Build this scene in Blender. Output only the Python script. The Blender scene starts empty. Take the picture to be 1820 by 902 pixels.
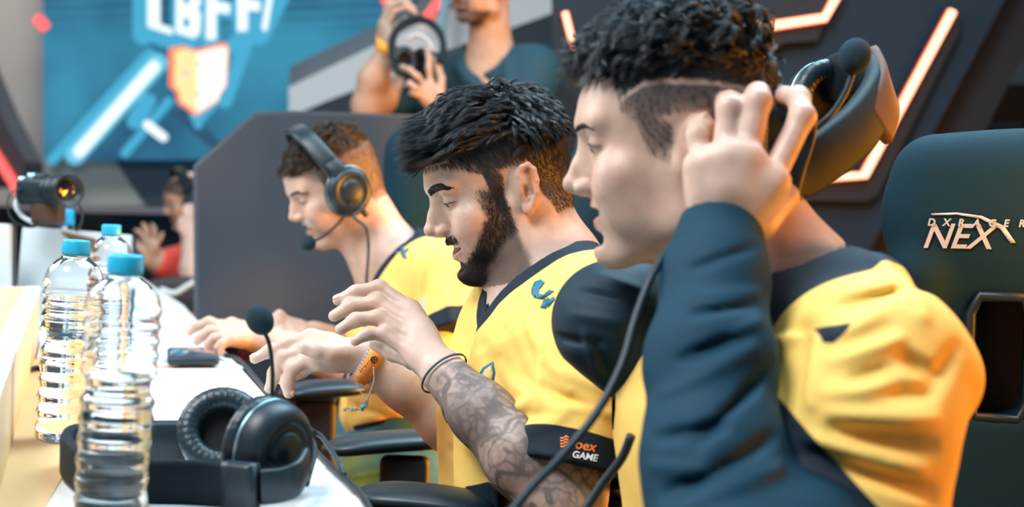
import bpy, math, random
import numpy as np
from mathutils import Matrix, Vector
R0 = random.Random(7)
NR = np.random.default_rng(11)
SC = bpy.context.scene
COL = SC.collection
# ---------------------------------------------------------------- camera
FPX = 2528.0
CAMZ = 1.04
DESKZ = 0.74
PITCH = math.radians(-2.3); ROLL = math.radians(1.5)
cam = bpy.data.cameras.new('camera'); camo = bpy.data.objects.new('camera', cam); COL.objects.link(camo)
cam.sensor_width = 36.0; cam.lens = 36.0*FPX/1820.0
CM = Matrix.Translation((0, 0, CAMZ)) @ Matrix.Rotation(math.radians(90)+PITCH, 4, 'X') @ Matrix.Rotation(ROLL, 4, 'Z')
camo.matrix_world = CM
cam.dof.use_dof = True; cam.dof.focus_distance = 1.74; cam.dof.aperture_fstop = 3.9
cam.clip_start = 0.05
SC.camera = camo
CMN = np.array(CM)
FWD = -CMN[:3, 2]; RGT = CMN[:3, 0]; UPV = CMN[:3, 1]; CP = CMN[:3, 3]
def P(px, py, d):
    return CP + FWD*d + RGT*((px-910.0)/FPX*d) + UPV*(-(py-451.0)/FPX*d)
def onz(px, py, z):
    r = P(px, py, 1.0)-CP
    return CP + r*((z-CP[2])/r[2])
# ---------------------------------------------------------------- view, world, lights
SC.view_settings.view_transform = 'Standard'; SC.view_settings.look = 'None'
SC.view_settings.gamma = 1.0; SC.view_settings.use_curve_mapping = False
SC.view_settings.exposure = 0.25
W = bpy.data.worlds.new('world'); SC.world = W; W.use_nodes = True
W.node_tree.nodes['Background'].inputs[0].default_value = (0.30, 0.52, 0.66, 1)
W.node_tree.nodes['Background'].inputs[1].default_value = 0.26
def area(name, loc, target, size, col, power, sy=None):
    l = bpy.data.lights.new(name, 'AREA'); l.color = col; l.energy = power; l.size = size
    if sy: l.shape = 'RECTANGLE'; l.size_y = sy
    o = bpy.data.objects.new(name, l); COL.objects.link(o); o.location = loc
    o.rotation_euler = (Vector(target)-Vector(loc)).to_track_quat('-Z', 'Y').to_euler()
    return o
area('stage_light_key', (-1.3, 0.5, 3.3), (0, 1.9, 1.0), 1.1, (0.97, 0.98, 1.0), 108)
area('stage_light_front', (-2.6, 2.6, 2.4), (-0.1, 1.9, 1.0), 1.2, (0.86, 0.95, 1.0), 52)
area('stage_light_amber', (1.7, 3.2, 0.95), (0.1, 1.8, 1.0), 0.9, (1.0, 0.40, 0.05), 80)
area('stage_light_orange', (2.4, 0.9, 0.8), (0.1, 1.9, 1.05), 0.7, (1.0, 0.34, 0.02), 46)
area('neck_fill_amber_near', P(2120, 340, 1.56), P(1000, 420, 1.8), .3, (1.0, 0.36, 0.03), 2.5)  # added fill lamp out of view, warms the bearded man's neck
area('neck_fill_amber_far', P(1610, 640, 2.4), P(680, 380, 2.75), .3, (1.0, 0.38, 0.03), 30)  # added fill lamp hidden behind the nearest man, warms the left player's neck
area('stage_light_back', (1.2, 3.4, 3.4), (0.0, 2.0, 1.1), 1.4, (0.45, 0.8, 1.0), 70)
area('stage_light_top', (0.5, 2.3, 3.3), (0.1, 1.7, 1.2), 1.6, (0.62, 0.86, 1.0), 75)
area('stage_light_hall', (-2.0, 7.0, 4.6), (-1.5, 9.0, 1.6), 2.5, (1.0, 0.92, 0.85), 170)
# ---------------------------------------------------------------- tagging
def ids(o, label=None, cat=None, group=None, kind=None):
    if label: o['label'] = label
    if cat: o['category'] = cat
    if group: o['group'] = group
    if kind: o['kind'] = kind
    return o
def empty(name, loc, label, cat, group=None, kind=None):
    o = bpy.data.objects.new(name, None); COL.objects.link(o); o.location = tuple(loc); o.empty_display_size = 0.02
    return ids(o, label, cat, group, kind)
def link(name, me, mat=None, parent=None, smooth=True):
    o = bpy.data.objects.new(name, me); COL.objects.link(o)
    if mat is not None:
        for m in (mat if isinstance(mat, (list, tuple)) else [mat]): me.materials.append(m)
    if parent is not None:
        o.parent = parent; pl = parent; off = Vector((0, 0, 0)); M_ = Matrix.Identity(4)
        ch = []
        while pl is not None: ch.append(pl); pl = pl.parent
        for q in reversed(ch): M_ = M_ @ q.matrix_parent_inverse @ Matrix.LocRotScale(q.location, q.rotation_euler, q.scale)
        o.matrix_parent_inverse = M_.inverted()
    if smooth and len(me.polygons): me.polygons.foreach_set('use_smooth', [True]*len(me.polygons))
    return o
# ---------------------------------------------------------------- materials
def lin(r, g, b):
    f = lambda c: (c/255/12.92) if c/255 <= 0.04045 else ((c/255+0.055)/1.055)**2.4
    return (f(r), f(g), f(b), 1.0)
def mat(name, col, rough=0.5, metal=0.0, emit=None, es=1.0, bump=0.0, bscale=200.0, trans=0.0, spec=0.5, vary=0.0, vscale=8.0, coat=0.0, ior=1.45, sheen=0.0):
    m = bpy.data.materials.new(name); m.use_nodes = True
    nt = m.node_tree; b = nt.nodes['Principled BSDF']
    b.inputs['Base Color'].default_value = col; b.inputs['Roughness'].default_value = rough
    b.inputs['Metallic'].default_value = metal; b.inputs['Specular IOR Level'].default_value = spec
    b.inputs['Coat Weight'].default_value = coat; b.inputs['IOR'].default_value = ior
    b.inputs['Transmission Weight'].default_value = trans; b.inputs['Sheen Weight'].default_value = sheen
    if emit: b.inputs['Emission Color'].default_value = emit; b.inputs['Emission Strength'].default_value = es
    tc = nt.nodes.new('ShaderNodeTexCoord')
    if vary:
        n = nt.nodes.new('ShaderNodeTexNoise'); n.inputs['Scale'].default_value = vscale; n.inputs['Detail'].default_value = 4
        nt.links.new(tc.outputs['Object'], n.inputs['Vector'])
        mx = nt.nodes.new('ShaderNodeMix'); mx.data_type = 'RGBA'
        mx.inputs[6].default_value = tuple(c*(1-vary) for c in col[:3])+(1,); mx.inputs[7].default_value = tuple(min(1, c*(1+vary)) for c in col[:3])+(1,)
        nt.links.new(n.outputs['Fac'], mx.inputs[0]); nt.links.new(mx.outputs[2], b.inputs['Base Color'])
    if bump:
        n = nt.nodes.new('ShaderNodeTexNoise'); n.inputs['Scale'].default_value = bscale
        nt.links.new(tc.outputs['Object'], n.inputs['Vector'])
        bp = nt.nodes.new('ShaderNodeBump'); bp.inputs['Strength'].default_value = bump; bp.inputs['Distance'].default_value = 0.001
        nt.links.new(n.outputs['Fac'], bp.inputs['Height']); nt.links.new(bp.outputs['Normal'], b.inputs['Normal'])
    return m
def skin_mat(name):
    m = mat(name, (0.7, 0.45, 0.33, 1), rough=0.42, bump=0.25, bscale=900.0, spec=0.45)
    nt = m.node_tree; b = nt.nodes['Principled BSDF']
    a = nt.nodes.new('ShaderNodeAttribute'); a.attribute_name = 'Col'
    tc = nt.nodes.new('ShaderNodeTexCoord')
    n = nt.nodes.new('ShaderNodeTexNoise'); n.inputs['Scale'].default_value = 55; n.inputs['Detail'].default_value = 5
    nt.links.new(tc.outputs['Object'], n.inputs['Vector'])
    rm = nt.nodes.new('ShaderNodeMapRange'); rm.inputs[1].default_value = 0.3; rm.inputs[2].default_value = 0.7; rm.inputs[3].default_value = 0.86; rm.inputs[4].default_value = 1.06
    nt.links.new(n.outputs['Fac'], rm.inputs[0])
    vm = nt.nodes.new('ShaderNodeVectorMath'); vm.operation = 'SCALE'
    nt.links.new(a.outputs['Color'], vm.inputs[0]); nt.links.new(rm.outputs[0], vm.inputs['Scale'])
    nt.links.new(vm.outputs[0], b.inputs['Base Color'])
    b.inputs['Subsurface Weight'].default_value = 0.18; b.inputs['Subsurface Radius'].default_value = (1.0, 0.35, 0.2); b.inputs['Subsurface Scale'].default_value = 0.006
    return m
def cloth_mat(name, ca, cb, attr='dk', rough=0.72, sheen=0.0):
    """two dye colours parted by the seam field stored on the cloth"""
    m = mat(name, ca, rough=rough, bump=0.35, bscale=1400.0, spec=0.3, sheen=sheen)
    nt = m.node_tree; b = nt.nodes['Principled BSDF']
    a = nt.nodes.new('ShaderNodeAttribute'); a.attribute_name = attr
    rm = nt.nodes.new('ShaderNodeMapRange'); rm.inputs[1].default_value = -0.0006; rm.inputs[2].default_value = 0.0006
    nt.links.new(a.outputs['Fac'], rm.inputs[0])
    mx = nt.nodes.new('ShaderNodeMix'); mx.data_type = 'RGBA'; mx.inputs[6].default_value = ca; mx.inputs[7].default_value = cb
    nt.links.new(rm.outputs[0], mx.inputs[0]); nt.links.new(mx.outputs[2], b.inputs['Base Color'])
    return m
def emis(name, col, s):
    m = bpy.data.materials.new(name); m.use_nodes = True; nt = m.node_tree
    nt.nodes.remove(nt.nodes['Principled BSDF']); e = nt.nodes.new('ShaderNodeEmission')
    e.inputs[0].default_value = col; e.inputs[1].default_value = s
    nt.links.new(e.outputs[0], nt.nodes['Material Output'].inputs[0]); return m
# ---------------------------------------------------------------- plain mesh builder
def nrm(v): v = np.asarray(v, float); return v/(np.linalg.norm(v)+1e-12)
def basis(w, up=(0, 0, 1)):
    w = nrm(w); u = np.cross(up, w)
    if np.linalg.norm(u) < 1e-4: u = np.cross((1, 0, 0), w)
    u = nrm(u); return u, np.cross(w, u), w
class MB:
    def __init__(s): s.v = []; s.f = []
    def add(s, vs, fs):
        n = len(s.v); s.v += [tuple(map(float, p)) for p in vs]; s.f += [tuple(i+n for i in q) for q in fs]; return s
    def box(s, c, sz, ax=None, bev=0.0):
        """rounded box; ax = rows of unit axes"""
        c = np.asarray(c, float); h = np.asarray(sz, float)/2
        A = np.eye(3) if ax is None else np.asarray(ax, float)
        b = min(bev, h.min()*0.98)
        if b <= 0:
            vs = [c+(np.array([x, y, z])*h)@A for x in (-1, 1) for y in (-1, 1) for z in (-1, 1)]
            return s.add(vs, [(0, 1, 3, 2), (4, 6, 7, 5), (0, 4, 5, 1), (2, 3, 7, 6), (0, 2, 6, 4), (1, 5, 7, 3)])
        # rounded: superellipsoid-free approach, sphere split in octants
        n = 3; vs = []; fs = []; seg = 4*(n+1)
        us = []
        for q in range(4):
            for i in range(n+1): us.append((q*math.pi/2+i*math.pi/2/n, q))
        rows = []
        for hz, rng in ((-1, range(0, n+1)), (1, range(0, n+1))):
            for j in rng:
                t = -math.pi/2+j*math.pi/2/n if hz < 0 else j*math.pi/2/n
                row = []
                for a, q in us:
                    sx = 1 if q in (0, 3) else -1; sy = 1 if q in (0, 1) else -1
                    p = np.array([sx*(h[0]-b)+b*math.cos(a)*math.cos(t), sy*(h[1]-b)+b*math.sin(a)*math.cos(t), hz*(h[2]-b)+b*math.sin(t)])
                    row.append(len(vs)); vs.append(c+p@A)
                rows.append(row)
        for r in range(len(rows)-1):
            for i in range(seg):
                j = (i+1) % seg; fs.append((rows[r][i], rows[r][j], rows[r+1][j], rows[r+1][i]))
        fs.append(tuple(reversed(rows[0]))); fs.append(tuple(rows[-1]))
        return s.add(vs, fs)
    def tube(s, pts, r, n=10, caps=True, flat=1.0, up=None, closed=False):
        pts = [np.asarray(p, float) for p in pts]; m = len(pts)
        rs = r if hasattr(r, '__len__') else [r]*m
        vs = []; fs = []; pu = None
        for i, p in enumerate(pts):
            if closed: w = pts[(i+1) % m]-pts[i-1]
            else: w = pts[min(i+1, m-1)]-pts[max(i-1, 0)]
            w = nrm(w)
            if pu is None: u, v, _ = basis(w, (0, 0, 1) if up is None else up)
            else:
                if up is not None: u = nrm(np.cross(up, w))
                else: u = nrm(pu-w*np.dot(pu, w))
                v = np.cross(w, u)
            pu = u
            for k in range(n):
                a = 2*math.pi*k/n; vs.append(p+u*rs[i]*math.cos(a)+v*rs[i]*flat*math.sin(a))
        for i in range(m if closed else m-1):
            j = (i+1) % m
            for k in range(n):
                q = (k+1) % n; fs.append((i*n+k, i*n+q, j*n+q, j*n+k))
        if caps and not closed: fs.append(tuple(range(n-1, -1, -1))); fs.append(tuple((m-1)*n+k for k in range(n)))
        return s.add(vs, fs)
    def lathe(s, c, axis, prof, n=24, sq=None, caps=False):
        """prof = (radius, height) along axis"""
        c = np.asarray(c, float); u, v, w = basis(axis, (0, 1, 0) if abs(nrm(axis)[2]) > .9 else (0, 0, 1)); vs = []; fs = []
        for r, h in prof:
            for k in range(n):
                a = 2*math.pi*k/n; vs.append(c+w*h+(u*math.cos(a)+v*math.sin(a))*max(r, 1e-5))
        for i in range(len(prof)-1):
            for k in range(n):
                q = (k+1) % n; fs.append((i*n+k, i*n+q, (i+1)*n+q, (i+1)*n+k))
        if caps: fs.append(tuple(range(n-1, -1, -1))); fs.append(tuple((len(prof)-1)*n+k for k in range(n)))
        return s.add(vs, fs)
    def ball(s, c, r, n=20, ax=None):
        r = np.asarray(r if hasattr(r, '__len__') else (r, r, r), float); A = np.eye(3) if ax is None else np.asarray(ax)
        vs = []; fs = []; m = n//2
        for j in range(m+1):
            t = -math.pi/2+math.pi*j/m
            for k in range(n):
                a = 2*math.pi*k/n; vs.append(np.asarray(c)+(np.array([math.cos(a)*math.cos(t), math.sin(a)*math.cos(t), math.sin(t)])*r)@A)
        for j in range(m):
            for k in range(n):
                q = (k+1) % n; fs.append((j*n+k, j*n+q, (j+1)*n+q, (j+1)*n+k))
        return s.add(vs, fs)
    def prism(s, poly, thick):
        """poly = list of 3D points in a plane, thick = 3D extrusion vector"""
        n = len(poly); poly = [np.asarray(p, float) for p in poly]; t = np.asarray(thick, float)
        return s.add(poly+[p+t for p in poly], [tuple(range(n-1, -1, -1)), tuple(range(n, 2*n))]+[(i, (i+1) % n, n+(i+1) % n, n+i) for i in range(n)])
    def mesh(s, name):
        me = bpy.data.meshes.new(name); me.from_pydata(s.v, [], s.f); me.update()
        import bmesh
        b = bmesh.new(); b.from_mesh(me); bmesh.ops.recalc_face_normals(b, faces=b.faces); b.to_mesh(me); b.free()
        return me
    def build(s, name, m, parent=None, smooth=True):
        return link(name, s.mesh(name), m, parent, smooth)
def sharp(o, deg=35):
    me = o.data; me.set_sharp_from_angle(angle=math.radians(deg)); return o
def spline(pts, n=8):
    """Catmull-Rom through points"""
    pts = [np.asarray(p, float) for p in pts]; out = []
    q = [2*pts[0]-pts[1]]+pts+[2*pts[-1]-pts[-2]]
    for i in range(1, len(q)-2):
        for j in range(n):
            t = j/n; a, b, c, d = q[i-1], q[i], q[i+1], q[i+2]
            out.append(0.5*((2*b)+(-a+c)*t+(2*a-5*b+4*c-d)*t*t+(-a+3*b-3*c+d)*t**3))
    out.append(pts[-1]); return out
# ---------------------------------------------------------------- implicit bodies
class Fr:
    """local frame: columns of R are the local axes in the world, s = metres per local unit"""
    def __init__(s, o=(0, 0, 0), R=np.eye(3), sc=1.0): s.o = np.asarray(o, float); s.R = np.asarray(R, float); s.s = sc
    def w(s, p): return s.o+s.R@(np.asarray(p, float)*s.s)
    def l(s, p): return ((np.asarray(p)-s.o)@s.R)/s.s
class Fld:
    def __init__(s, fr=None): s.p = []; s.fr = fr or Fr(); s.disp = []
    def _put(s, fn, op, k, lo, hi): s.p.append((fn, op, k, lo, hi)); return s
    def cone(s, a, b, r1, r2, k=1.0, op='u'):
        S = s.fr.s; a = s.fr.w(a); b = s.fr.w(b); r1 = r1*S; r2 = r2*S; k = k*S
        ab = b-a; L = float(ab@ab)+1e-12
        def fn(p):
            q = p-a; t = np.clip(q@ab/L, 0, 1); q = q-t[:, None]*ab
            return np.sqrt((q*q).sum(1))-(r1+(r2-r1)*t)
        return s._put(fn, op, k, np.minimum(a-r1, b-r2), np.maximum(a+r1, b+r2))
    def chain(s, pts, rs, k=1.0, op='u'):
        for i in range(len(pts)-1): s.cone(pts[i], pts[i+1], rs[i], rs[i+1], k, op)
        return s
    def ell(s, c, r, k=1.0, op='u', rot=None, w=None):
        """rot = local rotation matrix, w = world axes (rows)"""
        S = s.fr.s; c = s.fr.w(c); r = np.asarray(r, float)*S; k = k*S
        A = s.fr.R if rot is None else s.fr.R@np.asarray(rot)
        if w is not None: A = np.asarray(w).T
        def fn(p):
            q = (p-c)@A; k0 = np.sqrt(((q/r)**2).sum(1))+1e-9; k1 = np.sqrt(((q/(r*r))**2).sum(1))+1e-9
            b = np.maximum(np.abs(q)-r, 0); b = np.sqrt((b*b).sum(1)); v = k0*(k0-1)/k1
            return np.where(b > 0, np.maximum(v, b), v)
        e = np.sqrt(((A*r)**2).sum(1)); return s._put(fn, op, k, c-e, c+e)
    def box(s, c, h, rad=0.3, k=1.0, op='u', rot=None):
        S = s.fr.s; c = s.fr.w(c); h = np.asarray(h, float)*S; k = k*S; rad = rad*S
        A = s.fr.R if rot is None else s.fr.R@np.asarray(rot)
        def fn(p):
            q = np.abs((p-c)@A)-(h-rad); return np.sqrt((np.maximum(q, 0)**2).sum(1))+np.minimum(q.max(1), 0)-rad
        e = np.abs(A)@h; return s._put(fn, op, k, c-e, c+e)
    def fn(s, f, op, k, lo, hi): return s._put(f, op, k, np.asarray(lo, float), np.asarray(hi, float))
    def fold(s, a, b, width, amp, squash=0.35):
        """a soft ridge (amp>0) or valley (amp<0) of cloth along a-b"""
        a = np.asarray(a, float); b = np.asarray(b, float); ab = b-a; L = float(ab@ab)+1e-12
        def f(p):
            q = p-a; t = np.clip(q@ab/L, 0, 1); q = q-t[:, None]*ab
            dd = q@FWD; d2 = (q*q).sum(1)-dd*dd*(1-squash*squash)
            taper = np.sin(np.pi*np.clip(0.12+0.76*t, 0, 1))
            return -amp*taper*np.exp(-d2/(width*width))
        s.disp.append(f); return s
    def ev(s, p, sub=None):
        d = np.full(len(p), 1.0)
        for fn, op, k, lo, hi in (s.p if sub is None else sub):
            e = fn(p)
            if op == 'u':
                h = np.maximum(k-np.abs(d-e), 0)/k if k > 0 else 0
                d = np.minimum(d, e)-h*h*k*0.25
            elif op == 's':
                h = np.maximum(k-np.abs(d+e), 0)/k if k > 0 else 0
                d = np.maximum(d, -e)+h*h*k*0.25
            elif op == 'i':
                d = np.maximum(d, e)
        for f in s.disp: d = d+f(p)
        return d
    def evb(s, p):
        """evaluate scattered points with culling off"""
        return s.ev(p)
    def grad(s, p, e=0.0008):
        g = np.stack([s.ev(p+np.eye(3)[i]*e)-s.ev(p-np.eye(3)[i]*e) for i in range(3)], 1)
        return g/(np.linalg.norm(g, axis=1, keepdims=True)+1e-9)
    def proj(s, p, off=0.0, it=4):
        for _ in range(it): p = p-s.grad(p)*(s.ev(p)-off)[:, None]
        return p
    def mesh(s, h=0.002, B=12, lo=None, hi=None, pad=0.012):
        L = np.min([q[3] for q in s.p if q[1] == 'u'], 0)-pad; H = np.max([q[4] for q in s.p if q[1] == 'u'], 0)+pad
        if lo is not None: L = np.maximum(L, lo)
        if hi is not None: H = np.minimum(H, hi)
        nb = np.ceil((H-L)/(B*h)).astype(int)
        N = (nb*B+3).astype(np.int64)
        g = np.arange(B+1); G = np.stack(np.meshgrid(g, g, g, indexing='ij'), -1).reshape(-1, 3)
        c3 = np.arange(0, B+1, 4); C3 = np.stack(np.meshgrid(c3, c3, c3, indexing='ij'), -1).reshape(-1, 3)
        VP, VI, QU = [], [], []
        gid = lambda I: (I[:, 0]*N[1]+I[:, 1])*N[2]+I[:, 2]
        co = np.stack(np.meshgrid([0, 1], [0, 1], [0, 1], indexing='ij'), -1).reshape(-1, 3)
        edges = [(i, j) for i in range(8) for j in range(i+1, 8) if np.abs(co[i]-co[j]).sum() == 1]
        los = np.array([q[3] for q in s.p]); his = np.array([q[4] for q in s.p]); ks = np.array([q[2] for q in s.p])
        dm = 0.004 if s.disp else 0.0
        for bx in range(nb[0]):
            for by in range(nb[1]):
                for bz in range(nb[2]):
                    b0 = np.array([bx, by, bz])*B; w0 = L+b0*h; w1 = w0+B*h
                    ex = (ks*1.1+3*h+dm+.016)[:, None]
                    m = np.all((los-ex < w1) & (his+ex > w0), axis=1)
                    if not m.any(): continue
                    sub = [s.p[i] for i in np.nonzero(m)[0]]
                    if not any(q[1] == 'u' for q in sub): continue
                    v = s.ev(w0+C3*h, sub)
                    if np.abs(v).min() > 4.2*h*1.3+dm and (v.min() > 0 or v.max() < 0): continue
                    v = s.ev(w0+G*h, sub)
                    if v.min() > 0 or v.max() < 0: continue
                    V = v.reshape(B+1, B+1, B+1)
                    cs = np.stack([V[a:B+a, b:B+b, c:B+c] for a, b, c in co], -1).reshape(-1, 8)
                    sg = cs < 0; act = sg.any(1) & ~sg.all(1)
                    ci = np.nonzero(act)[0]
                    if len(ci):
                        cs = cs[ci]; sg = sg[ci]; acc = np.zeros((len(ci), 3)); cnt = np.zeros(len(ci))
                        for i, j in edges:
                            x = sg[:, i] != sg[:, j]; t = np.where(x, cs[:, i]/np.where(x, cs[:, i]-cs[:, j], 1), 0)
                            acc += np.where(x[:, None], co[i]+t[:, None]*(co[j]-co[i]), 0); cnt += x
                        cell = np.stack(np.unravel_index(ci, (B, B, B)), 1)+b0
                        VP.append(L+(cell+acc/cnt[:, None])*h); VI.append(gid(cell))
                    S_ = V < 0
                    for ax in range(3):
                        sl0 = [slice(0, B)]*3; sl1 = [slice(0, B)]*3; sl1[ax] = slice(1, B+1)
                        a0 = S_[tuple(sl0)]; a1 = S_[tuple(sl1)]; X = np.nonzero(a0 != a1)
                        if not len(X[0]): continue
                        I = np.stack(X, 1)+b0; o1 = np.zeros(3, int); o2 = np.zeros(3, int); o1[(ax+1) % 3] = 1; o2[(ax+2) % 3] = 1
                        q = np.stack([gid(I-o1-o2), gid(I-o2), gid(I), gid(I-o1)], 1)
                        ok = np.all(I-o1-o2 >= 0, axis=1); fl = ~a0[X]
                        q[fl] = q[fl][:, ::-1]; QU.append(q[ok])
        VP = np.concatenate(VP); VI = np.concatenate(VI); QU = np.concatenate(QU)
        o = np.argsort(VI); VI = VI[o]; VP = VP[o]
        ix = np.searchsorted(VI, QU); ix = np.minimum(ix, len(VI)-1); ok = np.all(VI[ix] == QU, axis=1)
        return VP, ix[ok]
def npmesh(name, V, Q, attrs=None):
    me = bpy.data.meshes.new(name); me.vertices.add(len(V)); me.vertices.foreach_set('co', np.asarray(V, np.float32).ravel())
    n = Q.shape[1]; me.loops.add(Q.size); me.loops.foreach_set('vertex_index', Q.astype(np.int32).ravel())
    me.polygons.add(len(Q)); me.polygons.foreach_set('loop_start', np.arange(0, Q.size, n, dtype=np.int32))
    me.polygons.foreach_set('loop_total', np.full(len(Q), n, np.int32)) if False else None
    me.update(calc_edges=True)
    for k, a in (attrs or {}).items():
        if a.ndim == 1:
            t = me.attributes.new(k, 'FLOAT', 'POINT'); t.data.foreach_set('value', a.astype(np.float32))
        else:
            t = me.attributes.new(k, 'FLOAT_COLOR', 'POINT'); t.data.foreach_set('color', np.concatenate([a, np.ones((len(a), 1))], 1).astype(np.float32).ravel())
    return me
def strands(paths, r0, r1=0.15, n=3):
    """paths: (S, K, 3) polylines -> thin tapering tubes, verts + quads"""
    S_, K, _ = paths.shape
    T = np.gradient(paths, axis=1); T /= np.linalg.norm(T, axis=2, keepdims=True)+1e-9
    ref = np.array([0.3, -0.8, 0.52]); U = np.cross(T, ref); U /= np.linalg.norm(U, axis=2, keepdims=True)+1e-9; Vv = np.cross(T, U)
    rr = np.asarray(r0).reshape(-1, 1)*(1-(1-r1)*np.linspace(0, 1, K)[None, :]**1.5)
    out = []
    for k in range(n):
        a = 2*np.pi*k/n; out.append(paths+(U*np.cos(a)+Vv*np.sin(a))*rr[:, :, None])
    V = np.stack(out, 2).reshape(-1, 3)
    i = np.arange(S_)[:, None, None]*K*n; j = np.arange(K-1)[None, :, None]*n; k = np.arange(n)[None, None, :]; k2 = (k+1) % n
    Q = np.stack([i+j+k, i+j+k2, i+j+n+k2, i+j+n+k], -1).reshape(-1, 4)
    return V, Q
def joinm(parts):
    Vs, Qs, n = [], [], 0
    for V, Q in parts: Vs.append(V); Qs.append(Q+n); n += len(V)
    return np.concatenate(Vs), np.concatenate(Qs)
def ss(a, b, x): t = np.clip((x-a)/(b-a), 0, 1); return t*t*(3-2*t)
_nd = [(NR.normal(size=3), NR.uniform(0, 6.28)) for _ in range(14)]
def vnoise(p, f):
    """cheap smooth 3D noise in -1..1, f = cycles per unit"""
    v = 0; p = p*f*6.283
    for i, (d, ph) in enumerate(_nd):
        v = v+np.sin(p@d+ph+1.7*np.sin(p@np.roll(d, 1)*0.7+ph*2))
    return v/6.0

M = {}
M['skin'] = skin_mat('skin')
M['teeth'] = mat('tooth_enamel', (.82, .78, .70, 1), .25)
M['eye'] = mat('eye_white', (.78, .74, .70, 1), .12)
M['iris'] = mat('brown_iris', (.05, .02, .012, 1), .08)
M['lash'] = mat('lash_dark', (.012, .009, .008, 1), .6)
M['brow'] = mat('brow_dark', (.02, .014, .012, 1), .6)
M['nail'] = mat('nail_pink', (.80, .52, .44, 1), .25)
M['hair_black'] = mat('hair_black', (.010, .018, .026, 1), .30, spec=.9, vary=.4, vscale=60)
M['hair_brown'] = mat('hair_brown', (.045, .030, .022, 1), .4, spec=.6, vary=.4, vscale=60)
M['beard'] = mat('beard_dark', (.022, .015, .012, 1), .5, vary=.4, vscale=60)
YEL = (.86, .57, .14, 1); TEAL = (.004, .014, .026, 1)
M['jersey'] = cloth_mat('jersey_cloth', YEL, TEAL)
M['dark_cloth'] = mat('dark_stretch_cloth', (.0025, .036, .066, 1), .7, bump=.3, bscale=900, spec=.25)
M['chair_dark'] = mat('near_black_cloth', (.004, .006, .010, 1), .7)
M['shaded_cloth'] = mat('shaded_stretch_cloth', (.003, .020, .036, 1), .6, bump=.3, bscale=900, spec=.3)  # same undersleeve fabric, darkened for the dimmer light on the far arm
M['teal_ink'] = mat('teal_print', (.01, .14, .22, 1), .5)
M['patch'] = mat('crest_print', (.62, .44, .16, 1), .6); M['white_print'] = mat('white_print', (.75, .8, .82, 1), .5); M['orange_print'] = mat('orange_print', (.85, .22, .06, 1), .5)

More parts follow.
